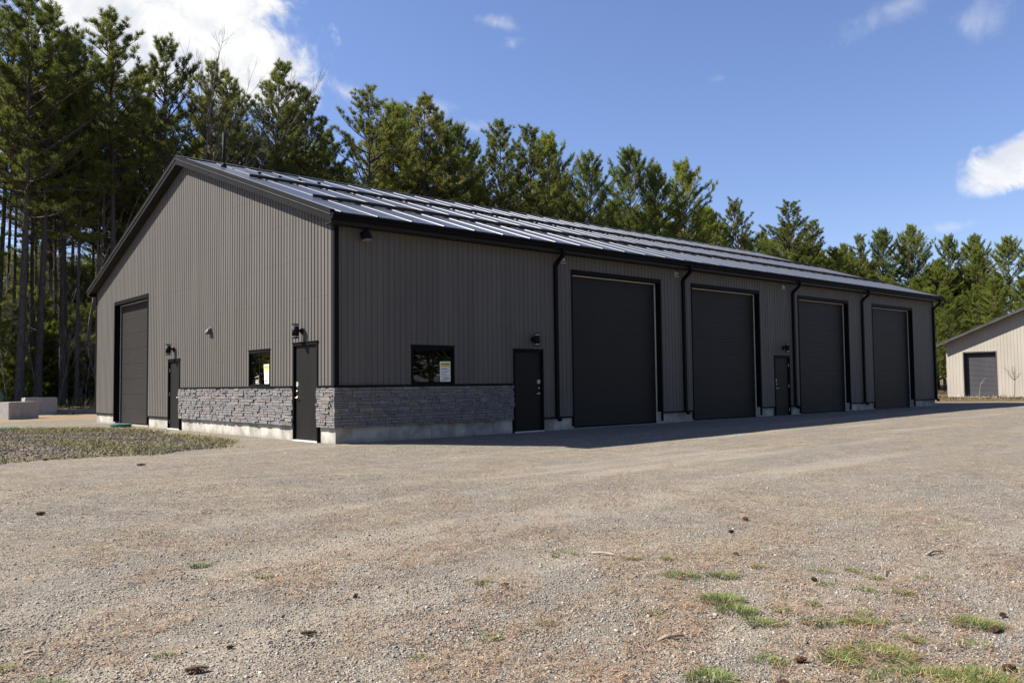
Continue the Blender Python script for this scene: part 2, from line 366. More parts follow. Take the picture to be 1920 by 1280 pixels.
def bed_fn(t, b):
    p = t.pos(); v = t.voro(p, 34); s = t.new('ShaderNodeSeparateColor'); t.put(s.inputs[0], v.outputs['Color'])
    c = t.ramp(s.outputs[0], [(0, (0.030, 0.028, 0.030)), (.45, (0.060, 0.056, 0.057)), (.8, (0.102, 0.090, 0.084)), (1, (0.180, 0.156, 0.132))])
    n = t.noise(p, .8, 5, .6); c = t.mix(t.math('MULTIPLY', t.smooth(n, .42, .60), .85), c, (0.171, 0.131, 0.076))
    c = t.mix(t.math('MULTIPLY', t.smooth(t.noise(p, 2.1, 5, .6), .5, .65), .5), c, (0.135, 0.135, 0.045))
    setc(t, b, c); t.put(b.inputs['Normal'], t.bump(v.outputs['Distance'], .9, .02))
M['bed'] = material('dark_stone_bed', bed_fn, rough=.95, spec=.15)
bx = np.arange(-15.4, .2, .2); by = np.arange(-2.6, 16.6, .2); BX, BY = np.meshgrid(bx, by, indexing='ij')
BH = bed_h(BX, BY); nbx, nby = BX.shape; keep = bed_d(BX, BY) > -.35
fs = []
for i in range(nbx - 1):
    for j in range(nby - 1):
        if keep[i, j] and keep[i + 1, j] and keep[i, j + 1] and keep[i + 1, j + 1]:
            fs += [i * nby + j, (i + 1) * nby + j, (i + 1) * nby + j + 1, i * nby + j + 1]
bm_ = np_mesh('stone_bed', np.stack([BX, BY, gz(BX, BY) + BH], -1).reshape(-1, 3), np.array(fs), 4)
bm_.polygons.foreach_set('use_smooth', [True] * len(bm_.polygons))
tag(link('stone_bed', bm_, M['bed']), kind='structure')

# ---- scatter meshes
def stones(name, x, y, z, size, mat, flat=.65):
    n = len(x)
    base = np.array([(-1, -1, -1), (1, -1, -1), (1, 1, -1), (-1, 1, -1), (-1, -1, 1), (1, -1, 1), (1, 1, 1), (-1, 1, 1)], float) * .5
    V = base[None] * (1 + (rng.random((n, 8, 3)) - .5) * .75)
    V *= (np.stack([rng.uniform(.7, 1.35, n), rng.uniform(.6, 1.0, n), rng.uniform(.4, .9, n) * flat / .65], -1) * size[:, None])[:, None, :]
    a = rng.uniform(0, 2 * PI, n); tl = rng.normal(0, .4, n); ca, sa = np.cos(a)[:, None], np.sin(a)[:, None]; ct, st = np.cos(tl)[:, None], np.sin(tl)[:, None]
    vx, vy, vz = V[..., 0], V[..., 1], V[..., 2]; vy, vz = vy * ct - vz * st, vy * st + vz * ct
    vx, vy = vx * ca - vy * sa, vx * sa + vy * ca
    V = np.stack([vx + x[:, None], vy + y[:, None], vz + (z + size * .12)[:, None]], -1).reshape(-1, 3)
    F = np.array([(0, 3, 2, 1), (4, 5, 6, 7), (0, 1, 5, 4), (1, 2, 6, 5), (2, 3, 7, 6), (3, 0, 4, 7)])
    F = (F[None] + (np.arange(n) * 8)[:, None, None]).reshape(-1)
    return link(name, np_mesh(name, V, F, 4), mat)
def blades(name, x, y, z, h, w, lean, mat, parent=None, az=None):
    """curved grass blades: two quads' worth as quad + tri"""
    n = len(x); a = rng.uniform(0, 2 * PI, n) if az is None else az; dx, dy = np.cos(a), np.sin(a)
    px, py = -dy, dx; L = lean * h
    def row(t_, wd, off): return np.stack([x + dx * L * t_ ** 2 + px * wd * off, y + dy * L * t_ ** 2 + py * wd * off, z + h * (t_ - .25 * t_ ** 2 * np.clip(lean, 0, 1.5))], -1)
    V = np.stack([row(0, w, -.5), row(0, w, .5), row(.55, w * .8, .5), row(.55, w * .8, -.5), row(1, w * .15, .5), row(1, w * .15, -.5)], 1).reshape(-1, 3)
    F = np.array([(0, 1, 2, 3), (3, 2, 4, 5)]); F = (F[None] + (np.arange(n) * 6)[:, None, None]).reshape(-1)
    return link(name, np_mesh(name, V, F, 4), mat, parent)
CAMX, CAMY = -9.0573, -16.2346
def polar(n, r0, r1, pw, spread=50):
    """world points in front of the drive, denser towards the near edge of the lot"""
    u = rng.random(n); e = 2 - pw; r = (r0 ** e + u * (r1 ** e - r0 ** e)) ** (1 / e); a = np.radians(41 + rng.uniform(-spread, spread, n))
    return CAMX + r * np.sin(a), CAMY + r * np.cos(a), r
x, y, r = polar(250000, 2.6, 13, 1.6)
size = np.clip(rng.lognormal(np.log(.0054), .40, len(x)), .003, .022)
ok = ((bed_d(x, y) < .05) & ~((x > -.1) & (y > -.1))); x, y, size = x[ok], y[ok], size[ok]
tag(stones('loose_gravel', x, y, gz(x, y), size, M['gravel_bits']), 'loose crushed grey and tan gravel covering the drive', 'gravel', kind='stuff')
# needle litter
x, y, r = polar(260000, 2.6, 15, 1.35)
ca_, sa_ = math.cos(-.72), math.sin(-.72); bxx = (x * ca_ - y * sa_) * 1.3; byy = (x * sa_ + y * ca_) * 3.4
dens = fbm(bxx, byy, .8) + np.clip(1 - np.hypot(x + 4, y + 14.5) / 9, 0, 1) * .16
ok = (dens > rng.uniform(.48, .90, len(x))) & (bed_d(x, y) < .3); x, y = x[ok][:40000], y[ok][:40000]
n = len(x); a = rng.uniform(0, 2 * PI, n); L = rng.uniform(.04, .11, n); w = rng.uniform(.0010, .0022, n); z = gz(x, y) + rng.uniform(.008, .026, n)
dx, dy = np.cos(a) * L / 2, np.sin(a) * L / 2; px, py = -np.sin(a) * w, np.cos(a) * w; tz = rng.normal(0, .008, n); bz = rng.uniform(0, .006, n)
V = np.stack([np.stack([x - dx - px, y - dy - py, z - tz], -1), np.stack([x - dx + px, y - dy + py, z - tz], -1), np.stack([x + px * 1.0, y + py, z + bz], -1), np.stack([x - px, y - py, z + bz], -1),
              np.stack([x + dx + px, y + dy + py, z + tz], -1), np.stack([x + dx - px, y + dy - py, z + tz], -1)], 1).reshape(-1, 3)
F = np.array([(0, 1, 2, 3), (3, 2, 4, 5)]); F = (F[None] + (np.arange(n) * 6)[:, None, None]).reshape(-1)
tag(link('pine_needle_litter', np_mesh('pine_needle_litter', V, F, 4), M['litter']), 'rust coloured fallen pine needles strewn over the gravel', 'needle litter', kind='stuff')

# bed dressing
n = 34000; x = rng.uniform(-11, .2, n); y = rng.uniform(-2, 14.6, n); d = bed_d(x, y); ok = d > .0; x, y, d = x[ok], y[ok], d[ok]
tag(stones('dark_crushed_stone', x, y, gz(x, y) + bed_h(x, y), rng.uniform(.010, .034, len(x)), M['dark_bits']), 'dark crushed stone spread over the low bed beside the garage', 'stone', kind='stuff')
n = 100000; x = rng.uniform(-13, .2, n); y = rng.uniform(-2, 14.8, n); d = bed_d(x, y); g = fbm(x + 9, y, .75)
edge = np.exp(-((d - .25) / .55) ** 2) * .17 + .12 * np.clip((y - 8.5) / 4, 0, 1)
ok = (d > -.25) & (g * 1.0 + edge > rng.uniform(.46, .72, n)); x, y = x[ok][:42000], y[ok][:42000]
tag(blades('bed_grass', x, y, gz(x, y) + np.maximum(bed_h(x, y), 0), rng.uniform(.03, .12, len(x)), rng.uniform(.005, .011, len(x)), rng.uniform(.3, 1.7, len(x)), M['bed_grass']),
    'thin yellow green grass growing through the dark stone bed', 'grass', kind='stuff')

# grass tufts on the gravel ------------------------------------------------
def tuft(name, x0, y0, wide, deep, hgt, nb, label, group=None, mat='grass'):
    nb = int(nb * 2.4); hgt *= .78; ang = rng.uniform(0, 2 * PI, nb); rr = np.sqrt(rng.random(nb)); lx = rr * np.cos(ang) * wide * .82; ly = rr * np.sin(ang) * deep * 1.6
    k = fbm(lx + x0, ly + y0, 9) ; ok = k > .36; lx, ly, rr, ang = lx[ok], ly[ok], rr[ok], ang[ok]
    ca, sa = math.cos(-.86), math.sin(-.86); wx, wy = lx * ca - ly * sa, lx * sa + ly * ca
    me_az = np.arctan2(wy, wx) + rng.normal(0, .9, len(wx))
    zz = gz(x0 + wx, y0 + wy) - gz(x0, y0)
    h = hgt * rng.uniform(.45, 1.1, len(wx)) * (1 - .35 * rr)
    o = blades(name, wx, wy, zz, h, rng.uniform(.0016, .0036, len(wx)), rng.uniform(.4, 1.9, len(wx)), M[mat], None, me_az)
    o.location = (x0, y0, float(gz(x0, y0)) + .002)
    return tag(o, label, 'grass tuft', group)
TG = 'grass tufts on the gravel'
big_tufts = [
    (-5.24, -14.58, .30, .13, .085, 620, 'largest bright green grass mat at the bottom right of the gravel, beside two pine cones'),
    (-5.03, -14.72, .20, .10, .075, 380, 'grass mat with pale straws just right of the largest bright green mat'),
    (-4.97, -14.26, .20, .10, .07, 420, 'wide green grass mat just behind the largest bright mat at bottom right'),
    (-5.12, -14.12, .13, .07, .05, 200, 'short grass strip joining the left end of the wide mat at lower right'),
    (-5.22, -14.17, .13, .07, .06, 240, 'round green grass tuft left of the wide mat and right of a dark cone'),
    (-5.86, -13.90, .14, .07, .06, 260, 'low bright grass tuft nearest the bottom edge, left of the big mats'),
    (-5.72, -14.26, .15, .06, .05, 240, 'grass mat cut by the bottom edge of the photo below a pine cone'),
    (-4.66, -13.12, .17, .09, .075, 330, 'thick bright green tuft standing alone in the middle of the right foreground'),
    (-4.80, -13.32, .14, .07, .065, 260, 'thick tuft touching the near side of the lone bright green tuft'),
    (-4.91, -13.55, .17, .06, .05, 260, 'flat strip of two small tufts in front of the thick lone tuft'),
    (-4.66, -13.80, .17, .06, .045, 240, 'yellowish flat grass strip right of the small twin tufts'),
    (-4.51, -13.95, .10, .05, .05, 160, 'small dense dark green tuft beside a faint pale tuft, middle right'),
    (-4.08, -14.36, .16, .08, .07, 320, 'bright bushy tuft with a dark cone at its right side near the right edge'),
    (-4.36, -11.42, .12, .07, .07, 220, 'farthest bright green tuft, left of a pale bent stick'),
    (-4.31, -12.55, .16, .07, .055, 220, 'spread tuft below the small one left of centre in the right foreground'),
    (-4.11, -12.74, .15, .06, .055, 200, 'thin wide tuft right of the spread tuft, both about level'),
    (-5.46, -13.94, .11, .06, .06, 110, 'ragged grey green tuft standing over a dark pine cone'),
    (-6.64, -9.86, .08, .05, .055, 110, 'single olive tuft alone on the left middle gravel'),
    (-5.43, -11.77, .10, .05, .06, 120, 'small tuft with a dark cone on its right, centre of the gravel'),
    (-7.10, -12.96, .12, .05, .05, 130, 'low sparse tuft at the bottom edge, centre left'),
    (-8.12, -11.93, .13, .06, .06, 110, 'thin straggling tuft at the lower left corner'),
]
for a in big_tufts: tuft('grass_tuft', *a[:6], a[6], TG)
small = [(-4.11, -11.91), (-3.93, -12.11), (-3.69, -12.74), (-3.5, -13.11), (-3.32, -13.28), (-3.16, -13.68), (-3.4, -13.47), (-3.81, -13.33), (-3.78, -13.58), (-3.68, -13.78), (-4.6, -13.49),
         (-4.34, -13.54), (-4.32, -13.83), (-4.51, -13.88), (-4.39, -13.98), (-4.27, -14.09), (-5.21, -13.02), (-5.79, -12.76), (-4.6, -14.16), (-4.63, -14.27), (-4.48, -14.5), (-4.86, -14.67), (-4.78, -14.79), (-6.46, -10.56), (-6.65, -12.76), (-7.58, -11.88), (-6.2, -12.72), (-8.22, -11.53)]
for (x0, y0) in small:
    tuft('grass_tuft', x0, y0, rng.uniform(.05, .11), rng.uniform(.03, .05), rng.uniform(.03, .055), int(rng.uniform(40, 90)), 'small sparse tuft of short green grass on the gravel', 'small grass tufts on the gravel', 'grass')

# pine cones ---------------------------------------------------------------
def cone_mesh(L=.10, R=.038, seed=1):
    rr = random.Random(seed); mb = MB(); mb.tube([(-L * .45, 0, R), (0, 0, R), (L * .42, 0, R)], [R * .45, R * .62, R * .2], 8)
    N = 90
    for i in range(N):
        f = (i + .5) / N; a = i * 2.39996; xx = (f - .5) * L; prof = math.sin(PI * min(1, f * .86 + .12)) ** .7; r = R * prof
        c = Vector((xx, r * math.cos(a), R + r * math.sin(a))); out = Vector((-.35 + .9 * f * .6, math.cos(a), math.sin(a))).normalized()
        tg = Vector((0, -math.sin(a), math.cos(a))); up = out.cross(tg); s = R * .38 * (.6 + prof * .6) * rr.uniform(.8, 1.2)
        b0 = c - out * s * .9; e = c + out * s * .5
        vs = [b0 - tg * s * .3 - up * s * .12, b0 - tg * s * .3 + up * s * .12, b0 + tg * s * .3 - up * s * .12, b0 + tg * s * .3 + up * s * .12,
              e - tg * s * .6 - up * s * .1, e - tg * s * .6 + up * s * .14, e + tg * s * .6 - up * s * .1, e + tg * s * .6 + up * s * .14]
        mb.hexa([tuple(v) for v in vs])
    return mb.mesh('pine_cone')
cms = [cone_mesh(.095, .017, 1), cone_mesh(.075, .018, 2), cone_mesh(.055, .016, 3)]
cones = [(-7.54, -12.21, .5, 1.15, 0, 'long dark open pine cone lying flat near the bottom edge, left of centre'),
         (-5.71, -14.17, .9, 1.0, 1, 'plump brown pine cone at the bottom edge, left of the largest grass mat'),
         (-5.13, -14.82, 1.9, .95, 2, 'pine cone standing on end at the bottom right, below the grass with straws'),
         (-4.76, -14.75, .3, .95, 1, 'plump pine cone near the lower right corner, right of the large mats'),
         (-5.34, -14.04, .4, .9, 1, 'dark pine cone under the ragged grey green tuft'),
         (-3.76, -13.22, 2.0, .9, 2, 'small round pine cone left of a green tuft, middle right gravel'),
         (-4.12, -14.47, .8, 1.05, 0, 'dark open cone leaning on the right side of the bushy tuft'),
         (-3.78, -14.39, 1.2, .9, 2, 'small dark cone near the right edge, above the bushy tuft'),
         (-5.39, -11.92, .2, .95, 2, 'dark cone just right of the small tuft at the centre of the gravel'),
         (-6.27, -11.5, 1.6, .85, 2, 'small upright dark cone alone left of centre on the gravel'),
         (-6.88, -12.05, .2, .95, 0, 'flattened dark cone left of centre, between two rusty needle bands'),
         (-7.28, -11.97, .3, .7, 2, 'tiny dark cone fragment above the long flat cone'),
         (-4.59, -1.93, .5, 1.5, 0, 'dark cone on the gravel in front of the tan sand patch, far left'),
         (-5.47, .44, .7, 1.3, 1, 'brown cone at the near edge of the dark stone bed'),
         (-6.92, -6.12, .9, 1.3, 1, 'dark cone alone on the gravel close to the left edge'),
         (-1.98, -11.51, .9, 1.1, 1, 'dark cone on the open gravel right of centre, farthest of the right ones'),
         (-2.64, -11.8, .2, 1.0, 2, 'dark cone nearer and left of the farthest cone right of centre'),
         (-3.44, -12.39, .6, .9, 2, 'small cone below two others right of centre on the gravel')]
for (x0, y0, az, sc, k, lab) in cones:
    o = link('pine_cone', cms[k], M['cone']); o.location = (x0, y0, float(gz(x0, y0)) + .004); o.rotation_euler = (0, -1.2 if 'end' in lab or 'upright' in lab else 0, az - .8); o.scale = (sc, sc, sc * .72)
    tag(o, lab, 'pine cone', 'pine cones lying on the gravel')
# sticks
for (x0, y0, L, az, lab) in [(-4.14, -11.66, .22, -.4, 'bleached bent stick on the gravel right of the farthest bright tuft'), (-5.52, -13.4, .16, .7, 'short bleached stick lying left of the thick lone tuft'),
                             (-2.35, -13.42, .2, .8, 'short pale stick on the gravel near the right edge'), (-3.21, -13.46, .2, 1.2, 'thin curved twig arching over the gravel, upper right foreground'), (-8.05, -11.36, .09, .4, 'short white wood scrap on the gravel near the left edge')]:
    mb = MB(); d = Vector((math.cos(az - .86), math.sin(az - .86), 0)); s = Vector((-d.y, d.x, 0))
    th = .005 if 'twig' in lab else .009
    mb.tube([d * (-L / 2) + Vector((0, 0, th)), s * L * .05 + Vector((0, 0, th * 1.8)), d * L * .3 + s * L * -.02 + Vector((0, 0, th * 1.6)), d * (L / 2) + s * L * -.1 + Vector((0, 0, th))], [th, th * 1.1, th * .9, th * .5], 6)
    o = mb.build('stick', M['stick'], None, True); o.location = (x0, y0, float(gz(x0, y0)) + .004); tag(o, lab, 'stick')

# ------------------------------------------------------------------ the garage
L_, W_ = 30.5, 18.18
ZS, ZB, WE = .32, 1.235, 4.72
OX, OXF, OY, ZE, ZP = -.25, 30.78, -.30, 4.975, 8.15
SL = (ZP - ZE) / (W_ / 2 - OY)
bld = empty('garage_building', (0, 0, 0), 'long dark grey metal-clad garage with black trim, stone skirting and four tall overhead doors', 'garage')
F_long = lambda s, d, z: (s, -d, z)
F_gab = lambda s, d, z: (-d, s, z)
F_back = lambda s, d, z: (s, W_ + d, z)
F_far = lambda s, d, z: (L_ + d, s, z)
def rise(y): return ZE + SL * (min(y, W_ - y) - OY)

def siding(mb, s0, s1, zb, zt, openings, period=.1524, groove=.034, depth=.022, phase=0., kinks=()):
    bps = set([s0, s1]); prof = []
    s = s0 - period + phase; sl = .007
    while s < s1 + period:
        for (q_, d_) in ((s, 0), (s + period - groove, 0), (s + period - groove + sl, -depth), (s + period - sl, -depth)): prof.append((q_, d_))
        s += period
    pq = np.array(prof)
    for q_ in pq[:, 0]:
        if s0 < q_ < s1: bps.add(float(q_))
    for (a, b_, z0, z1) in openings: bps.update(v for v in (a, b_) if s0 < v < s1)
    bps.update(k for k in kinks if s0 < k < s1)
    bps = sorted(bps)
    for a, b_ in zip(bps[:-1], bps[1:]):
        if b_ - a < 1e-5: continue
        da, db = float(np.interp(a, pq[:, 0], pq[:, 1])), float(np.interp(b_, pq[:, 0], pq[:, 1])); m_ = (a + b_) / 2
        segs = [(zb(m_), None)]; cuts = sorted([(z0, z1) for (o0, o1, z0, z1) in openings if o0 <= m_ <= o1])
        lo = zb(m_); pieces = []
        for (z0, z1) in cuts:
            if z0 > lo: pieces.append((lo, z0))
            lo = max(lo, z1)
        pieces.append((lo, None))
        for (z0, z1) in pieces:
            za, zc = (zt(a), zt(b_)) if z1 is None else (z1, z1)
            if min(za, zc) - z0 > .002: mb.quad((a, da, z0), (b_, db, z0), (b_, db, zc), (a, da, za))

GD = [(7.242, 11.095), (12.578, 16.421), (18.912, 22.66), (24.614, 28.359)]      # overhead doors, outer trim
ZG = 4.353
D3 = (5.11, 6.161, 2.12); D4 = (17.246, 18.26, 2.11)
WL = (1.972, 3.23, ZB, 2.155)
E1 = (.74, 1.948, 2.235); E2 = (9.279, 10.301, 2.10); WG = (3.17, 4.415, ZB, 2.155); GG = (12.232, 15.891, 4.338)

mb = MB(F_long); ops = [(a, b, -1, ZG) for a, b in GD] + [(D3[0], D3[1], -1, D3[2]), (D4[0], D4[1], -1, D4[2]), WL]
siding(mb, .02, L_ - .02, lambda s: ZB if s < D3[0] else ZS, lambda s: WE, ops, groove=.024, depth=.012); mb.build('wall', M['siding'], bld, recalc=False)
mb = MB(F_gab); ops = [(E1[0], E1[1], -1, E1[2]), (E2[0], E2[1], -1, E2[2]), (GG[0], GG[1], -1, GG[2]), WG]
siding(mb, .02, W_ - .02, lambda s: ZB if s < E2[0] else ZS, lambda s: rise(s) - .10, ops, groove=.044, depth=.034, kinks=(W_ / 2,)); mb.build('wall', M['siding'], bld, recalc=False)
mb = MB(F_back); siding(mb, .02, L_ - .02, lambda s: ZS, lambda s: WE, []); mb.build('wall', M['siding'], bld, recalc=False)
mb = MB(F_far); siding(mb, .02, W_ - .02, lambda s: ZS, lambda s: rise(s) - .10, [], kinks=(W_ / 2,)); mb.build('wall', M['siding'], bld, recalc=False)

# foundation: form-board wide pieces between the doorways
spans = [(.045, D3[0] - .01), (D3[1] + .01, GD[0][0] + .09), (GD[0][1] - .09, GD[1][0] + .09), (GD[1][1] - .09, D4[0] - .01), (D4[1] + .01, GD[2][0] + .09), (GD[2][1] - .09, GD[3][0] + .09), (GD[3][1] - .09, L_ - .03)]
for a, b in spans:
    mb = MB(F_long); n = max(1, round((b - a) / .61)); st = (b - a) / n
    for k in range(n):
        j = random.uniform(0, .003); mb.box(a + k * st + .001, a + (k + 1) * st - .001, -.25, -.042 + j, -.5, ZS + .03 + (.012 if b < 5.2 else 0))
    mb.build('foundation', M['concrete'], bld, bevel=.004)
for a, b in GD: mb = MB(F_long); mb.box(a + .13, b - .13, -.30, -.03, -.5, .012); mb.build('door_sill', M['concrete'], bld)
spans = [(.045, E1[0] - .01), (E1[1] + .01, E2[0] - .01), (E2[1] + .01, GG[0] + .02), (GG[1] - .02, W_ - .03)]
for a, b in spans:
    mb = MB(F_gab); n = max(1, round((b - a) / .61)); st = (b - a) / n
    for k in range(n):
        j = random.uniform(0, .003); mb.box(a + k * st + .001, a + (k + 1) * st - .001, -.25, -.043 + j, -.5, ZS + .032)
    mb.build('foundation', M['concrete'], bld, bevel=.004)
mb = MB(F_gab); mb.box(GG[0] + .05, GG[1] - .05, -.30, -.03, -.5, .012); mb.build('door_sill', M['concrete'], bld)

# ledge stone skirting
def ledge(fm, s0, s1, z0, z1, seed, wrap0=0., jag1=True, jag0=False):
    rr = random.Random(seed); bk = MB(fm); bk.box(s0 + .01, s1 - .012, -.06, .012, z0, z1); mb = MB(fm); z = z0
    while z < z1 - .02:
        h = rr.choice((.045, .055, .065, .075, .085, .1)); h = min(h, z1 - z)
        if z1 - z - h < .03: h = z1 - z
        s = s0 + (rr.uniform(-.02, .02) if jag0 else wrap0 * 0); end = s1 + (rr.uniform(-.02, .02) if jag1 else 0)
        while s < end - .01:
            w = min(rr.uniform(.08, .27), end - s)
            if end - s - w < .08: w = end - s
            parts_ = [(z, h)] if h < .08 or rr.random() < .5 else [(z, h * .48), (z + h * .48, h * .52)]
            for (zz, hh) in parts_:
                d = rr.uniform(.030, .062); t0, t1 = rr.uniform(-.007, .007), rr.uniform(-.007, .007); g = .0026
                e0 = 0 if (s == s0 and not jag0) else g; lo_ = .0
                mb.hexa([(s + e0, lo_, zz + g), (s + e0, lo_, zz + hh - g), (s + e0 + rr.uniform(0, .004), d + t0, zz + g + rr.uniform(0, .005)), (s + e0 + rr.uniform(0, .004), d + t0 + rr.uniform(-.006, .004), zz + hh - g - rr.uniform(0, .006)),
                         (s + w - g, lo_, zz + g), (s + w - g, lo_, zz + hh - g), (s + w - g - rr.uniform(0, .004), d + t1, zz + g + rr.uniform(0, .005)), (s + w - g - rr.uniform(0, .004), d + t1 + rr.uniform(-.006, .004), zz + hh - g - rr.uniform(0, .006))])
            s += w
        z += h
    o = mb.build('stone_skirting', M['stone'], bld); bk.build('stone_backing', M['mortar'], o)
ledge(F_long, -.045, D3[0] - .015, ZS + .012, ZB - .03, 3)
ledge(F_gab, .0, E1[0] + .02, ZS + .012, ZB - .03, 4, jag1=True)
ledge(F_gab, E1[1] - .01, E2[0] + .02, ZS + .012, ZB - .03, 5, jag0=True)

# black trims
def trims(fm, boxes, name='trim'):
    mb = MB(fm)
    for b in boxes: mb.box(*b)
    return mb.build(name, M['trim'], bld, bevel=.003)
for bxs in ([(-.018, .09, -.018, .0, ZB + .02, WE), (-.0185, -.001, .0005, .085, ZB + .02, WE + .12)], [(L_ - .09, L_ + .018, -.0185, .0, ZS, WE)], [(-.0186, 0, W_ - .09, W_ + .018, ZS, WE)]):
    mb = MB(); [mb.box(*b) for b in bxs]; mb.build('corner_trim', M['trim'], bld)
trims(F_long, [(-.05, D3[0] - .003, -.01, .058, ZB - .028, ZB + .018)], 'belt_trim')
for b in [(-.0505, E1[0] - .004, -.01, .057, ZB - .0285, ZB + .0175), (E1[1] + .004, E2[0] - .004, -.01, .057, ZB - .0285, ZB + .0175)]: trims(F_gab, [b], 'belt_trim')
bt = []
for a, b in [(D3[1] + .003, GD[0][0] - .003), (GD[0][1] + .003, GD[1][0] - .003), (GD[1][1] + .003, D4[0] - .003), (D4[1] + .003, GD[2][0] - .003), (GD[2][1] + .003, GD[3][0] - .003), (GD[3][1] + .003, L_ + .01)]:
    bt.append((a, b, -.03, .014, ZS - .012, ZS + .03))
[trims(F_long, [b], 'base_trim') for b in bt]
for b in [(E2[1] + .003, GG[0] - .003, -.03, .014, ZS - .012, ZS + .03), (GG[1] + .003, W_ + .01, -.03, .014, ZS - .012, ZS + .03)]: trims(F_gab, [b], 'base_trim')

# overhead doors ------------------------------------------------------------
def overhead(fm, a, b, zt, rec, jam=.055):
    fr = MB(fm)
    fr.box(a, a + jam, -rec - .06, .016, ZS - .25, zt); fr.box(b - jam, b, -rec - .06, .016, ZS - .25, zt); fr.box(a + jam, b - jam, -rec - .06, .0155, zt - jam * 2.2, zt)
    root = MB(fm); a2, b2, z2 = a + jam, b - jam, zt - jam * 2.2; n = 8; st = z2 / n
    for k in range(n):                                             # ribbed sections
        m = 11
        for q_ in range(m):
            z0 = k * st + st * q_ / m; z1 = k * st + st * (q_ + 1) / m; e = .006
            d0 = -rec; zz = [(z0, d0 - (.016 if q_ == 0 else 0.006)), (z0 + e, d0), (z1 - e * .5, d0), (z1, d0 - (.016 if q_ == m - 1 else 0.006))]
            for (p0, p1) in zip(zz[:-1], zz[1:]): root.quad((a2, p0[1], p0[0]), (b2, p0[1], p0[0]), (b2, p1[1], p1[0]), (a2, p1[1], p1[0]))
    o = root.build('overhead_door', M['ohd'], bld, recalc=False)
    fr.build('door_frame', M['trim'], o, bevel=.003)
    se = MB(fm); w = .045
    se.box(b2 - w, b2, -rec + .004, -rec + .02, .0, z2); se.box(a2, a2 + w, -rec + .004, -rec + .02, .0, z2); se.box(a2 + w, b2 - w, -rec + .004, -rec + .019, z2 - .03, z2)
    se.build('weatherstrip', M['seal'], o)
    bs = MB(fm); bs.box(a2 + .05, b2 - .05, -rec - .03, -rec + .006, .012, .06); bs.build('bottom_seal', M['trim'], o)
    return o
for a, b in GD: overhead(F_long, a, b, ZG, .19)
overhead(F_gab, GG[0], GG[1], GG[2], .20, .06)

# walk doors ----------------------------------------------------------------
def walkdoor(fm, a, b, zt, hinge_lo, deep=.03, frame=.06, sticker=1.29, lever=.98):
    fr = MB(fm); fr.box(a, a + frame, -.14, .022, -.03, zt); fr.box(b - frame, b, -.14, .022, -.03, zt); fr.box(a + frame, b - frame, -.14, .0215, zt - frame, zt)
    fr.box(a - .015, b + .015, -.02, .040, zt + .001, zt + .022)
    lf = MB(fm); lf.box(a + frame + .004, b - frame - .004, -.075, -deep, .025, zt - frame - .004)
    o = lf.build('door', M['door'], bld, bevel=.002); fr.build('door_frame', M['trim'], o, bevel=.004)
    th = MB(fm); th.box(a + .01, b - .01, -.12, .03, -.03, .018); th.build('threshold', M['seal'], o)
    e = (b - frame - .08) if hinge_lo else (a + frame + .08); s = -1 if hinge_lo else 1
    hd = MB(fm); hd.cyl((e, -deep, lever), (e, -deep + .014, lever), .034); hd.cyl((e, -deep + .01, lever), (e, -deep + .06, lever), .012)
    hd.tube([(e, -deep + .055, lever), (e + s * .06, -deep + .06, lever), (e + s * .125, -deep + .05, lever - .006)], [.013, .011, .009], 8)
    db = MB(fm); db.cyl((e, -deep, lever + .14), (e, -deep + .02, lever + .14), .026); db.build('deadbolt', M['steel'], o, True)
    hd.build('handle', M['steel'], o, True)
    if sticker:
        sk = MB(fm); sk.cyl((e, -deep + .001, sticker), (e, -deep + .003, sticker), .058, n=24); k = sk.build('sticker', M['white'], o)
        em = MB(fm); em.hexa([(e - .028, -deep + .0035, sticker - .02), (e - .028, -deep + .0035, sticker - .008), (e - .028, -deep + .0045, sticker - .02), (e - .028, -deep + .0045, sticker - .008), (e + .026, -deep + .0035, sticker + .008), (e + .026, -deep + .0035, sticker + .024), (e + .026, -deep + .0045, sticker + .008), (e + .026, -deep + .0045, sticker + .024)])
        em.build('sticker_mark', M['emblem'], o)
    h = a + frame if hinge_lo else b - frame
    for z in (.22, 1.05, zt - .32):
        hg = MB(fm); hg.cyl((h, -deep + .012, z - .05), (h, -deep + .012, z + .05), .011, n=10); hg.build('hinge', M['steel'], o)
    return o
walkdoor(F_gab, *E1, hinge_lo=True); walkdoor(F_gab, *E2, hinge_lo=False, sticker=None, lever=.95)
walkdoor(F_long, *D3, hinge_lo=True); walkdoor(F_long, *D4, hinge_lo=False, sticker=1.25)

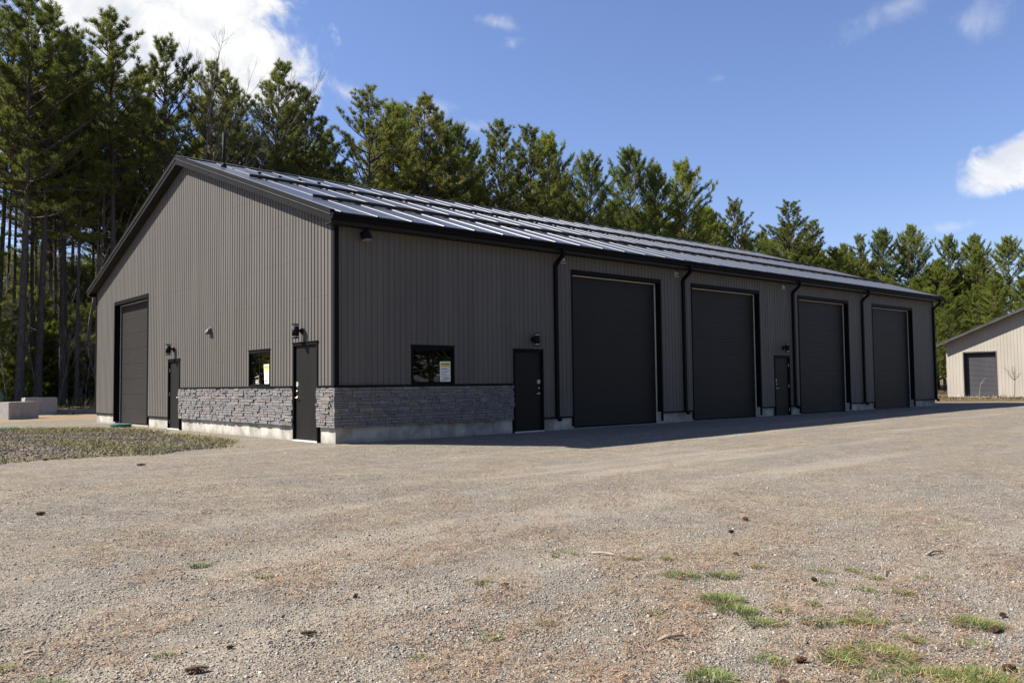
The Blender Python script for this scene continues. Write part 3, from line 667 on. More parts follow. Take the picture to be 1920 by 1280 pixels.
# windows -------------------------------------------------------------------
def window(fm, a, b, z0, z1, slide_left, kind):
    fr = MB(fm); f = .048
    fr.box(a, a + f, -.10, .014, z0, z1); fr.box(b - f, b, -.10, .014, z0, z1); fr.box(a + f, b - f, -.10, .0135, z1 - f * 1.5, z1); fr.box(a + f, b - f, -.10, .0135, z0, z0 + f)
    fr.box(a - .012, b + .012, -.02, .030, z1 + .001, z1 + .02)
    o = fr.build('window', M['trim'], bld, bevel=.004)
    mid = (a + b) / 2; ra, rb, r0, r1 = a + f, b - f, z0 + f, z1 - f * 1.5
    sa = MB(fm); w = .03
    for (p0, p1, dd) in ((ra, mid + .02, -.004), (mid - .02, rb, -.026)):
        sa.box(p0, p0 + w, dd - .02, dd, r0, r1); sa.box(p1 - w, p1, dd - .02, dd, r0, r1); sa.box(p0 + w, p1 - w, dd - .02, dd - .0005, r1 - w, r1); sa.box(p0 + w, p1 - w, dd - .02, dd - .0005, r0, r0 + w)
    sa.build('sash', M['trim'], o)
    for (p0, p1, dd) in ((ra + w, mid + .02 - w, -.014), (mid - .02 + w, rb - w, -.036)):
        g = MB(fm); g.quad((p0, dd, r0 + w), (p1, dd, r0 + w), (p1, dd, r1 - w), (p0, dd, r1 - w)); g.build('pane', M['glass'], o)
    # the far edge (towards +s for the long wall, towards the corner on the gable) carries a paper notice inside the glass
    if kind == 'gable':
        n0, n1 = ra + .035, ra + .29; bl = MB(fm); bl.box(mid + .02, rb + .05, -.12, -.10, z0 - .1, z1 + .1); bl.box(mid - .16, mid - .04, -.10, -.085, z0 - .1, z1 + .1); bl.build('curtain', M['blind'], o)
    else:
        n0, n1 = rb - .36, rb - .05
    nz0, nz1 = r0 + .03, r0 + .51; dd = -.009 if kind == 'gable' else -.030
    tilt = .05 if kind == 'gable' else 0
    P = lambda u, v, k=0: (n0 + (n1 - n0) * u + (tilt * v if u > .5 else 0) + 0, dd + k, nz0 + (nz1 - nz0) * v)
    pp = MB(fm); pp.hexa([P(0, 0, -.004), P(0, 1, -.004), P(0, 0), P(0, 1), P(1, 0, -.004), P(1, 1, -.004), P(1, 0), P(1, 1)]); no = pp.build('notice', M['paper'], o)
    yb = MB(fm); yb.hexa([P(.06, .74, -.001), P(.06, .93, -.001), P(.06, .74, .0015), P(.06, .93, .0015), P(.94, .74, -.001), P(.94, .93, -.001), P(.94, .74, .0015), P(.94, .93, .0015)]); yb.build('notice_band', M['yellow'], o)
    tx = MB(fm)
    for (v0, v1, u0, u1) in ((.86, .90, .14, .86), (.62, .66, .1, .7), (.54, .56, .1, .9), (.47, .49, .1, .82), (.38, .41, .1, .6), (.30, .32, .1, .88), (.23, .25, .1, .8), (.13, .18, .3, .9), (.05, .08, .1, .7)):
        tx.hexa([P(u0, v0, .001), P(u0, v1, .001), P(u0, v0, .003), P(u0, v1, .003), P(u1, v0, .001), P(u1, v1, .001), P(u1, v0, .003), P(u1, v1, .003)])
    tx.build('notice_print', M['ink'], o)
    if kind == 'long':
        fl = MB(fm)
        for pts in ([(.03, .22), (.12, .16), (.3, .17), (.44, .26), (.5, .28)], [(.2, .04), (.28, .12), (.32, .26)], [(.16, .26), (.3, .27), (.5, .25)], [(.06, .74), (.16, .66), (.24, .6)], [(.25, .74), (.36, .68), (.47, .56)]):
            wv = .018 if pts[0][1] < .5 else .008
            P3 = [(mid + .02 + u_, -.050, r0 + .03 + v_) for u_, v_ in pts]
            fl.tube(P3, [wv * .4] + [wv] * (len(P3) - 2) + [wv * .3], 6)
        fl.build('plastic_film', M['film'], o, True)
window(F_long, *WL, False, 'long'); window(F_gab, *WG, True, 'gable')
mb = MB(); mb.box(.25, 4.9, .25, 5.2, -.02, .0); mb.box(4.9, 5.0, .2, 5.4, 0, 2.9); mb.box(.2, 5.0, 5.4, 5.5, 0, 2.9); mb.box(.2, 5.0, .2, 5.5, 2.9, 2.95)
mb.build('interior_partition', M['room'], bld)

# wall lights ---------------------------------------------------------------
def wall_light(fm, s, z):
    b = MB(fm); b.cyl((s, .165, z - .105), (s, .165, z + .105), .078, n=24); b.tube([(s, .0, z + .02), (s, .09, z + .02), (s, .12, z)], [.028, .028, .035], 12); b.cyl((s, .0, z + .01), (s, .03, z + .01), .075, .06)
    o = b.build('wall_light', M['lamp'], bld, True)
    for zq in (z + .105, z - .145): le = MB(fm); le.cyl((s, .165, zq), (s, .165, zq + .04), .060); le.build('lens', M['lens'], o)
    for zz in (z + .145, z - .165):
        cp = MB(fm); cp.cyl((s, .165, zz), (s, .165, zz + .022), .086, n=24); cp.build('cap', M['lamp'], o)
wall_light(F_gab, 1.52, 2.50); wall_light(F_gab, 9.85, 2.40); wall_light(F_long, 5.80, 2.38); wall_light(F_long, 17.86, 2.40)
# flood light under the eave, eave boxes, dryer hood
mb = MB(F_long); mb.cyl((.70, .0, 4.60), (.70, .05, 4.60), .07); mb.tube([(.70, .05, 4.62), (.70, .13, 4.66)], .035, 10); mb.tube([(.70, .14, 4.70), (.70, .15, 4.62), (.71, .17, 4.46)], [.055, .08, .135], 20)
fo = mb.build('flood_light', M['lamp'], bld); mb = MB(F_long); mb.cyl((.71, .171, 4.462), (.71, .172, 4.452), .12); mb.build('lens', M['lens'], fo)
for s in (6.93, 11.85, 17.95, 23.98):
    mb = MB(F_long); mb.box(s - .075, s + .075, .0, .05, 4.50, 4.66); o = mb.build('eave_lamp', M['lamp'], bld, bevel=.004)
    mb = MB(F_long); mb.box(s - .085, s - .070, .0, .058, 4.50, 4.655); mb.box(s - .085, s + .078, .0, .0575, 4.485, 4.4995); mb.build('rim', M['seal'], o)
    mb = MB(F_long); mb.box(s - .05, s + .05, .05, .056, 4.53, 4.63); mb.build('lens', M['lens'], o)
mb = MB(F_gab); c = 6.95
for k in range(6):
    a0, a1 = PI / 2 * k / 6, PI / 2 * (k + 1) / 6
    mb.quad((c - .08, .13 * math.sin(a0), 2.76 + .13 * math.cos(a0)), (c + .08, .13 * math.sin(a0), 2.76 + .13 * math.cos(a0)), (c + .08, .13 * math.sin(a1), 2.76 + .13 * math.cos(a1)), (c - .08, .13 * math.sin(a1), 2.76 + .13 * math.cos(a1)))
mb.box(c - .084, c - .0805, 0, .11, 2.72, 2.86); mb.box(c + .0805, c + .084, 0, .11, 2.72, 2.86); mb.box(c - .12, c + .12, 0, .015, 2.66, 2.93)
mb.build('vent_hood', material('vent_grey', grime((.115, .11, .10), .15, 3), rough=.5), bld)

# roof ----------------------------------------------------------------------
def roof_side(sgn):
    mb = MB(); yE, yR = (OY, W_ / 2) if sgn > 0 else (W_ - OY, W_ / 2)
    prof = []; x0 = OX; per = .305; k = 0
    while x0 < OXF:
        h = .013 if k % 3 == 0 else .0035; e = h * (.58 if k % 3 == 0 else 4.)
        prof += [(x0, 0), (x0 + per - .075, 0), (x0 + per - .075 + e, h), (x0 + per - .030, h), (x0 + per - .030 + min(e, .012), 0)]; x0 += per; k += 1
    prof = [p for p in prof if p[0] < OXF] + [(OXF, 0)]
    ln = math.hypot(yR - yE, ZP - ZE); nyv, nzv = -sgn * (ZP - ZE) / ln, abs(yR - yE) / ln
    for (a, ha), (b, hb) in zip(prof[:-1], prof[1:]):
        if b - a < 1e-6: continue
        mb.quad((a, yE + nyv * ha, ZE + nzv * ha), (b, yE + nyv * hb, ZE + nzv * hb), (b, yR + nyv * hb, ZP + nzv * hb), (a, yR + nyv * ha, ZP + nzv * ha))
    return mb.build('roof', M['roof'], bld, recalc=False)
rf = roof_side(1); roof_side(-1)
mb = MB()
for sgn in (1, -1):
    y0 = W_ / 2; yq = W_ / 2 - sgn * .17; dz = SL * .17
    mb.hexa([(OX - .01, y0, ZP + .028), (OX - .01, y0, ZP + .04), (OX - .01, yq, ZP + .028 - dz), (OX - .01, yq, ZP + .04 - dz), (OXF + .01, y0, ZP + .028), (OXF + .01, y0, ZP + .04), (OXF + .01, yq, ZP + .028 - dz), (OXF + .01, yq, ZP + .04 - dz)])
mb.build('ridge_cap', M['roof'], bld)
# rake: upper flashing + lower fascia board + soffit
def rake(x_out, x_in, sx):
    f1, f2, so, f3 = MB(), MB(), MB(), MB()
    for (ya, yb_) in ((OY, W_ / 2), (W_ - OY, W_ / 2)):
        za, zb_ = ZE, ZP
        def slab(mb, xa, xb, t0, t1):
            mb.hexa([(xa, ya, za + t0), (xa, ya, za + t1), (xa, yb_, zb_ + t0), (xa, yb_, zb_ + t1), (xb, ya, za + t0), (xb, ya, za + t1), (xb, yb_, zb_ + t0), (xb, yb_, zb_ + t1)])
        slab(f1, x_out - sx * .022, x_out + sx * .09, -.075, .034); slab(f2, x_out - sx * .004, x_out + sx * .03, -.235, -.0755); slab(so, x_out + sx * .03, x_in, -.235, -.215); slab(f3, x_out - sx * .026, x_out - sx * .0225, -.082, -.070)
    f1.build('rake_flashing', M['fascia'], bld, bevel=.004); f2.build('rake_fascia', M['fascia'], bld); so.build('rake_soffit', M['soffit'], bld); f3.build('drip_edge', M['drip'], bld)
rake(OX, .0, 1); rake(OXF, L_, -1)
# eaves
for (y0, y1) in ((OY + .03, .0), (W_, W_ - OY - .03)): mb = MB(); mb.box(OX, OXF, y0, y1, WE, WE + .02); mb.build('soffit', M['soffit'], bld)
for (y0, y1) in ((OY + .005, OY + .03), (W_ - OY - .03, W_ - OY - .005)): mb = MB(); mb.box(OX, OXF, y0, y1, WE + .001, ZE - .012); mb.build('fascia', M['soffit'], bld)
def gutter(fm):
    mb = MB(fm); pr = [(.0, .13), (.0, .02), (.01, .0), (.07, .0), (.085, .03), (.085, .06), (.115, .09), (.12, .125), (.112, .130)]
    for (a, b) in zip(pr[:-1], pr[1:]):
        mb.quad((OX - .01, a[0], a[1]), (OXF + .01, a[0], a[1]), (OXF + .01, b[0], b[1]), (OX - .01, b[0], b[1]))
    for xx in (OX - .01, OXF + .01): mb.add([(xx, p[0], p[1]) for p in pr[:-1]], [tuple(range(len(pr) - 1))])
    mb.build('gutter', M['trim'], bld, recalc=False)
gutter(lambda s, d, z: (s, OY + .004 - d, ZE - .175 + z)); gutter(lambda s, d, z: (s, W_ - OY - .004 + d, ZE - .175 + z))
for s in (6.62, 12.14, 18.52, 23.72, 30.42):
    mb = MB(F_long)
    def rect_tube(pts, w=.05, t=.038):
        pts = [Vector(p) for p in pts]; vs = []
        for i, p in enumerate(pts):
            d = (pts[min(i + 1, len(pts) - 1)] - pts[max(i - 1, 0)]).normalized(); n_ = Vector((1, 0, 0)).cross(d).normalized()
            for (e, g) in ((-1, -1), (1, -1), (1, 1), (-1, 1)): vs.append(tuple(p + Vector((w * e, 0, 0)) + n_ * t * g))
        fs_ = [(i * 4 + k, i * 4 + (k + 1) % 4, (i + 1) * 4 + (k + 1) % 4, (i + 1) * 4 + k) for i in range(len(pts) - 1) for k in range(4)]
        fs_ += [(3, 2, 1, 0), tuple(len(pts) * 4 - 4 + k for k in range(4))]; mb.add(vs, fs_)
    rect_tube([(s, .36, 4.82), (s, .36, 4.70), (s, .31, 4.62), (s, .10, 4.46), (s, .05, 4.38), (s, .05, .42), (s, .07, .34), (s, .16, .26)])
    mb.build('downspout', M['trim'], bld)
    o = bld.children[-1]
# snow guards
def rp(x, y, h):
    ln = math.hypot(1, SL); return (x, y - h * SL / ln, ZE + SL * (y - OY) + h / ln)
for (yy, xa) in ((5.42, .43), (2.07, .55)):
    mb = MB(); xb = OXF - .55
    for (h0, h1, t) in ((.014, .098, .03),):
        mb.hexa([rp(xa, yy - t / 2, h0), rp(xa, yy - t / 2, h1), rp(xa, yy + t / 2, h0), rp(xa, yy + t / 2, h1), rp(xb, yy - t / 2, h0), rp(xb, yy - t / 2, h1), rp(xb, yy + t / 2, h0), rp(xb, yy + t / 2, h1)])
    g = mb.build('snow_guard', M['guard'], bld); mb = MB(); x = xa + .25
    while x < xb:
        mb.hexa([rp(x, yy - .07, .002), rp(x, yy - .07, .03), rp(x, yy + .05, .002), rp(x, yy + .05, .03), rp(x + .07, yy - .07, .002), rp(x + .07, yy - .07, .03), rp(x + .07, yy + .05, .002), rp(x + .07, yy + .05, .03)]); x += .457
    mb.build('clamp', M['guard'], g)
for i in range(4):
    x = 1.55 + i * .62; y = 7.35 - i * .06; mb = MB(); mb.hexa([rp(x, y, .002), rp(x, y, .06), rp(x, y + .08, .002), rp(x, y + .08, .04), rp(x + .1, y, .002), rp(x + .1, y, .06), rp(x + .1, y + .08, .002), rp(x + .1, y + .08, .04)])
    mb.build('snow_cleat', M['guard'], bld)
mb = MB(); b0 = rp(.69, 7.8, 0); mb.cyl((.69, 7.8, b0[2] - .05), (.69, 7.8, 8.74), .046, n=14); mb.cyl((.69, 7.8, b0[2] - .02), (.69, 7.8, b0[2] + .12), .10, .055, n=16); mb.build('vent_pipe', material('pipe_grey', grime((.018, .021, .024), .1), rough=.75, spec=.15), bld, True)

# ------------------------------------------------------------------ beige shed, far right
bs = empty('beige_shed', (52, 1, 0), 'beige clad shed with a dark roller door and low pitched roof, beyond the garage', 'shed')
def bmap(s, d, z): return (-d, s - 1, z)            # local to the shed's base
yl, ym, yr = 8.05, -1.6, -11.25; sb = (5.793 - 3.618) / (8.457 - 2.926)
roofz = lambda y: 3.618 + sb * (8.457 - (y if y > ym else 2 * ym - y))
mb = MB(bmap); siding(mb, yr, yl, lambda s: .10, lambda s: roofz(s) - .10, [(4.84, 6.96, -1, 3.06)], period=.203, groove=.014, depth=.012, kinks=(ym,))
mb.build('wall', M['beige_siding'], bs, recalc=False)
mb = MB(bmap); mb.box(yr, yl, -14, -13.9, -.1, 3.4); mb.box(yl - .02, yl, -13.9, -.02, -.1, roofz(yl) - .1); mb.box(yr, yr + .02, -13.9, -.02, -.1, roofz(yr) - .1); mb.build('wall', M['beige_siding'], bs)
mb = MB(bmap); mb.box(yr + .01, 4.83, -.2, .012, -.3, .115); mb.box(6.97, yl - .01, -.2, .012, -.3, .115); mb.box(4.83, 6.97, -.3, -.02, -.3, .03); mb.build('foundation', M['white'], bs)
mb = MB(bmap); mb.box(yr, yl, .0, .004, 3.42, 3.432); mb.build('siding_joint', material('joint', grime((.36, .32, .26), .1), rough=.6), bs)
mb = MB(bmap)
for (ya, yb_) in ((8.457, ym), (2 * ym - 8.457, ym)):
    za, zb_ = 3.618, roofz(ym)
    mb.hexa([(ya, .55, za - .02), (ya, .55, za + .02), (yb_, .55, zb_ - .02), (yb_, .55, zb_ + .02), (ya, -14.3, za - .02), (ya, -14.3, za + .02), (yb_, -14.3, zb_ - .02), (yb_, -14.3, zb_ + .02)])
mb.build('roof', M['roof'], bs)
mb = MB(bmap)
for (ya, yb_) in ((8.45, ym), (2 * ym - 8.45, ym)):
    za, zb_ = 3.618, roofz(ym)
    mb.hexa([(ya, .54, za - .16), (ya, .54, za - .021), (yb_, .54, zb_ - .16), (yb_, .54, zb_ - .021), (ya, .51, za - .16), (ya, .51, za - .021), (yb_, .51, zb_ - .16), (yb_, .51, zb_ - .021)])
mb.build('rake_fascia', M['beige_trim'], bs)
mb = MB(bmap); z = .03
while z < 3.0:
    for k in range(4):
        a0, a1 = PI * k / 4, PI * (k + 1) / 4
        mb.quad((4.9, -.25 + .02 * math.sin(a0), z + .0425 * (1 - math.cos(a0))), (6.9, -.25 + .02 * math.sin(a0), z + .0425 * (1 - math.cos(a0))), (6.9, -.25 + .02 * math.sin(a1), z + .0425 * (1 - math.cos(a1))), (4.9, -.25 + .02 * math.sin(a1), z + .0425 * (1 - math.cos(a1))))
    z += .085
rd = mb.build('roller_door', M['roller'], bs, recalc=False)
mb = MB(bmap); mb.box(4.84, 4.90, -.3, .016, -.02, 3.06); mb.box(6.90, 6.96, -.3, .016, -.02, 3.06); mb.box(4.90, 6.90, -.3, .0155, 2.98, 3.06); mb.build('door_frame', M['beige_trim'], rd)

# ------------------------------------------------------------------ yard things, left
def block(x, y, rz, lx, ly, h, label, bend):
    t = MB(); t.box(-lx / 2, lx / 2, -ly / 2, ly / 2, -.03, h)
    o = t.build('concrete_block', M['block'], None, bevel=.025); o.location = (x, y, float(gz(x, y))); o.rotation_euler = (0, 0, rz); return tag(o, label, 'concrete block', 'precast concrete blocks by the wood')
block(-1.20, 25.35, .50, 1.46, .70, .74, 'nearer large sunlit precast concrete block with rusty stains, left of the garage', 0)
block(.78, 31.0, .05, 1.45, .72, .86, 'farther shaded grey concrete block standing behind the sunlit one', 0)
for (x, y, r, lab) in ((-.60, 12.95, .34, 'round green tank lid in the grass edge near the gable overhead door'), (-4.05, 13.15, .58, 'round green tank lid at the left edge of the photo, behind the stone bed')):
    z0 = float(gz(x, y)) + .06; o = empty('tank_lid', (x, y, z0 - .06), lab, 'tank lid', 'green septic lids')
    m1 = MB(); m1.cyl((0, 0, -.05), (0, 0, .075), r * .93, n=32); m1.build('riser', M['green_poly'], o)
    m2 = MB(); m2.tube([(0, 0, .075), (0, 0, .10), (0, 0, .118)], [r, r * .98, r * .75], 32); m2.build('lid', M['green_poly'], o)
    m3 = MB()
    for k in range(6): m3.box(math.cos(k * PI / 3) * r * .85 - .015, math.cos(k * PI / 3) * r * .85 + .015, math.sin(k * PI / 3) * r * .85 - .015, math.sin(k * PI / 3) * r * .85 + .015, .09, .116)
    m3.build('bolt', M['steel'], o)
x, y = -1.58, 28.9; o = empty('green_tank', (x, y, float(gz(x, y))), 'rounded dark green tank cut off by the left edge, beside the concrete blocks', 'tank')
m1 = MB(); m1.tube([(0, -.1, .95), (0, 0, .95), (0, .06, .95), (0, 1.3, .95), (0, 1.36, .95), (0, 1.42, .95)], [.25, .40, .45, .45, .40, .25], 28); m1.build('vessel', M['green_poly'], o, True)
m2 = MB(); [m2.box(-.3, .3, yy, yy + .12, -.02, .58) for yy in (.15, 1.05)]; m2.build('cradle', M['trim'], o)
for (x, y, rz, n_, lab) in ((2.9, 29.7, -.55, 3, 'stack of weathered grey planks lying on the ground right of the shaded concrete block'), (5.2, 30.8, -.35, 2, 'pale boards lying by the wood beside the garage corner')):
    o = empty('plank_stack', (x, y, float(gz(x, y))), lab, 'planks', rz=rz)
    for k in range(n_):
        m1 = MB(); m1.box(-1.7 + .2 * k, 1.5 + .15 * k, -.12 + .05 * k, .14 + .05 * k, .10 + .05 * k, .145 + .05 * k); q_ = m1.build('plank', M['lumber'], o)
    m1 = MB(); m1.box(-1.0, -.9, -.25, .25, 0, .099); m1.box(.8, .9, -.25, .25, 0, .099); m1.build('bearer', M['lumber'], o)

# ------------------------------------------------------------------ trees
class TreeBuf:
    def __init__(self): self.mb = MB(); self.nv = []; self.nc = 0
    def tufts(self, P, D, n, ln, wd, spread, r_):
        """needle brushes at points P with growth directions D (numpy)"""
        k = len(P); P = np.repeat(P, n, 0); D = np.repeat(D, n, 0)
        R = r_.normal(size=P.shape); R /= np.linalg.norm(R, axis=1, keepdims=True)
        d = D + R * spread; d /= np.linalg.norm(d, axis=1, keepdims=True)
        s = np.cross(d, r_.normal(size=P.shape)); s /= np.linalg.norm(s, axis=1, keepdims=True) + 1e-9
        L = ln * r_.uniform(.7, 1.2, (len(P), 1)); w = wd * r_.uniform(.7, 1.3, (len(P), 1)); P = P + R * ln * .12
        self.nv.append(np.stack([P - s * w * .5, P + s * w * .5, P + d * L + s * w * .12, P + d * L - s * w * .12], 1).reshape(-1, 3))
    def meshes(self, nm):
        tr = self.mb.mesh(nm + '_trunk', True, False); V = np.concatenate(self.nv) if self.nv else None
        cr = np_mesh(nm + '_crown', V, np.arange(len(V)), 4) if V is not None else None
        return tr, cr
def curve(p, d, L, up, n, rr, wob=.12):
    pts = [p.copy()]; d = d.normalized()
    for i in range(n):
        d = (d + Vector((rr.uniform(-wob, wob), rr.uniform(-wob, wob), rr.uniform(-wob, wob) + up / n))).normalized(); p = p + d * (L / n); pts.append(p.copy())
    return pts
def pine(seed, H, cb, Lmax, kind):
    rr = random.Random(seed); r_ = np.random.default_rng(seed); B = TreeBuf()
    r0 = .19 if kind == 'red' else .19
    lean = Vector((rr.uniform(-.25, .25), rr.uniform(-.25, .25), 0)); ax = []
    for i in range(13):
        f = i / 12; ax.append(Vector((lean.x * f + .10 * math.sin(f * 5 + seed), lean.y * f + .10 * math.cos(f * 4 + seed * 2), H * f)))
    ax[0].z = -.3
    B.mb.tube(ax, [r0 * (1.25 if i == 0 else 1) * (1 - (i / 12) ** 1.25 * .93) for i in range(13)], 9, False)
    def axis_at(z):
        f = max(0, min(.999, z / H)) * 12; i = int(f); return ax[i].lerp(ax[i + 1], f - i)
    P, D = [], []
    def twig(p, d, L, upb, nt):
        pts = curve(p, d, L, upb, 3, rr, .15); B.mb.tube(pts, [.014, .011, .008, .005], 3, False)
        f0 = .62 if kind == 'red' else .4; nt = 2 if kind == 'red' else 3
        for k in range(nt):
            f = min(.999, f0 + (1 - f0) * (k + .5) / nt) * 3; i = int(f)
            P.append(pts[i].lerp(pts[i + 1], f - i)); D.append((pts[i + 1] - pts[i]).normalized())
    z = cb * H; az = rr.random() * 6
    while z < H - .35:
        t = (z - cb * H) / (H - cb * H)
        if kind == 'red': sh = (min(1, t / .22) ** .6 * .4 + .6) * (1 - t) ** .60 + .12
        else: sh = (min(1, t / .12) ** .6 * .4 + .6) * (1 - t) ** .6 + .10
        gapf = .08 if rr.random() < (.76 if kind == 'red' else .9) else .5
        nb = rr.choice((3, 4, 4, 5)) if kind == 'red' else rr.choice((4, 5, 5, 6))
        for k in range(nb):
            az += 2 * PI / nb + rr.uniform(-.4, .4)
            if rr.random() < gapf: continue
            zb = z + rr.uniform(-.35, .35); dtop = max(0, H - zb)
            L = min(Lmax, (.38 + .52 * dtop) if kind == 'red' else (.36 + .64 * dtop)) * rr.uniform(.56, 1.22) * (.75 if t < .12 else 1)
            el = (rr.uniform(-.25, .40) + t * .80) if kind == 'red' else (rr.uniform(-.15, .35) + t ** 1.5 * .95)
            d = Vector((math.cos(az) * math.cos(el), math.sin(az) * math.cos(el), math.sin(el)))
            b0 = axis_at(min(zb, H - .3)); nseg = 5; pts = curve(b0, d, L, .45 if kind == 'red' else .30, nseg, rr, .10)
            rb = .018 + .013 * L; B.mb.tube(pts, [rb * (1 - .8 * i / nseg) for i in range(nseg + 1)], 4, False)
            ntw = int(L * (3.3 if kind == 'red' else 5.4)) + 3
            for j in range(ntw):
                f = .25 + .75 * (j + rr.random()) / ntw; f = min(f, .995); fi = f * nseg; i = int(fi); q_ = pts[i].lerp(pts[i + 1], fi - i); dd = (pts[i + 1] - pts[i]).normalized()
                side = dd.cross(Vector((0, 0, 1))).normalized() * rr.choice((-1, 1)); td = (dd * .8 + side * rr.uniform(.35, 1.0) + Vector((0, 0, rr.uniform(.0, .45)))).normalized()
                twig(q_, td, (.42 + .22 * L * (1 - f)) * rr.uniform(.75, 1.2), 1.1 if kind == 'red' else .25, 4)
            twig(pts[-1], (pts[-1] - pts[-2]).normalized(), .55, .8, 5)
        z += rr.uniform(.38, .66) if kind == 'red' else rr.uniform(.42, .66)
    twig(axis_at(H - .7), Vector((0, 0, 1)), .7, .1, 6)
    # dead lower limbs
    zz = .16 * H
    while zz < cb * H + 1:
        for k in range(rr.choice((1, 2, 3))):
            a = rr.random() * 2 * PI; L = rr.uniform(.5, 2.3); el = rr.uniform(-.35, .25)
            pts = curve(axis_at(zz), Vector((math.cos(a), math.sin(a), math.sin(el))), L, rr.uniform(-.5, .3), 4, rr, .2); B.mb.tube(pts, [.020, .016, .012, .008, .004], 3, False)
            for m in range(2):
                i = rr.choice((1, 2, 3)); dd = (pts[i + 1] - pts[i]).normalized(); B.mb.tube(curve(pts[i], (dd + Vector((rr.gauss(0, .7), rr.gauss(0, .7), rr.gauss(0, .4)))).normalized(), L * .4, 0, 2, rr, .2), [.011, .008, .004], 3, False)
        zz += rr.uniform(.35, .9)
    P = np.array([tuple(p) for p in P]); D = np.array([tuple(p) for p in D])
    if kind == 'red': B.tufts(P, D, 28, .25, .022, .80, r_)
    else: B.tufts(P, D, 18, .21, .020, .9, r_)
    return B.meshes('pine')
RED = [pine(11 + i, 24, cb, Lm, 'red') for i, (cb, Lm) in enumerate(((.50, 3.6), (.56, 3.2), (.46, 3.8), (.58, 3.0), (.53, 3.4), (.48, 3.3), (.60, 3.3)))]
WHITE = [pine(41 + i, 22, cb, Lm, 'white') for i, (cb, Lm) in enumerate(((.16, 3.9), (.22, 3.6), (.12, 4.3), (.28, 3.5), (.2, 4.0), (.3, 3.7)))]
SAP = [pine(71 + i, 7, .06, 1.75, 'white') for i in range(3)]
for t, c in RED: t.materials.append(M['bark']); c.materials.append(M['red_needles'])
for t, c in WHITE: t.materials.append(M['bark']); c.materials.append(M['white_needles'])
for t, c in SAP: t.materials.append(M['bark']); c.materials.append(M['sapling_needles'])
def bare(seed, H, r0, depth=5):
    rr = random.Random(seed); B = MB()
    def grow(p, d, L, r, lv):
        n = 4; pts = curve(p, d, L, .25, n, rr, .12); B.tube(pts, [max(.004, r * (1 - .45 * i / n)) for i in range(n + 1)], 6 if lv < 2 else 3, False)
        if lv >= depth: return
        for k in range(rr.choice((2, 3, 3)) if lv else 6):
            f = rr.uniform(.35, .98) if lv else rr.uniform(.3, 1); fi = min(f * n, n - .01); i = int(fi); q_ = pts[i].lerp(pts[i + 1], fi - i); dd = (pts[i + 1] - pts[i]).normalized()
            nd = (dd + Vector((rr.gauss(0, .5), rr.gauss(0, .5), rr.gauss(.1, .25)))).normalized(); grow(q_, nd, L * rr.uniform(.4, .62), r * .5, lv + 1)
        grow(pts[-1], (pts[-1] - pts[-2]).normalized(), L * .5, r * .55, lv + 1)
    grow(Vector((0, 0, -.2)), Vector((rr.uniform(-.05, .05), rr.uniform(-.05, .05), 1)), H * .55, r0, 0)
    me = B.mesh('bare_tree', True, False); me.materials.append(M['twig']); return me
BARE = [bare(5, 22, .13), bare(8, 15, .09), bare(9, 9, .05, 4)]

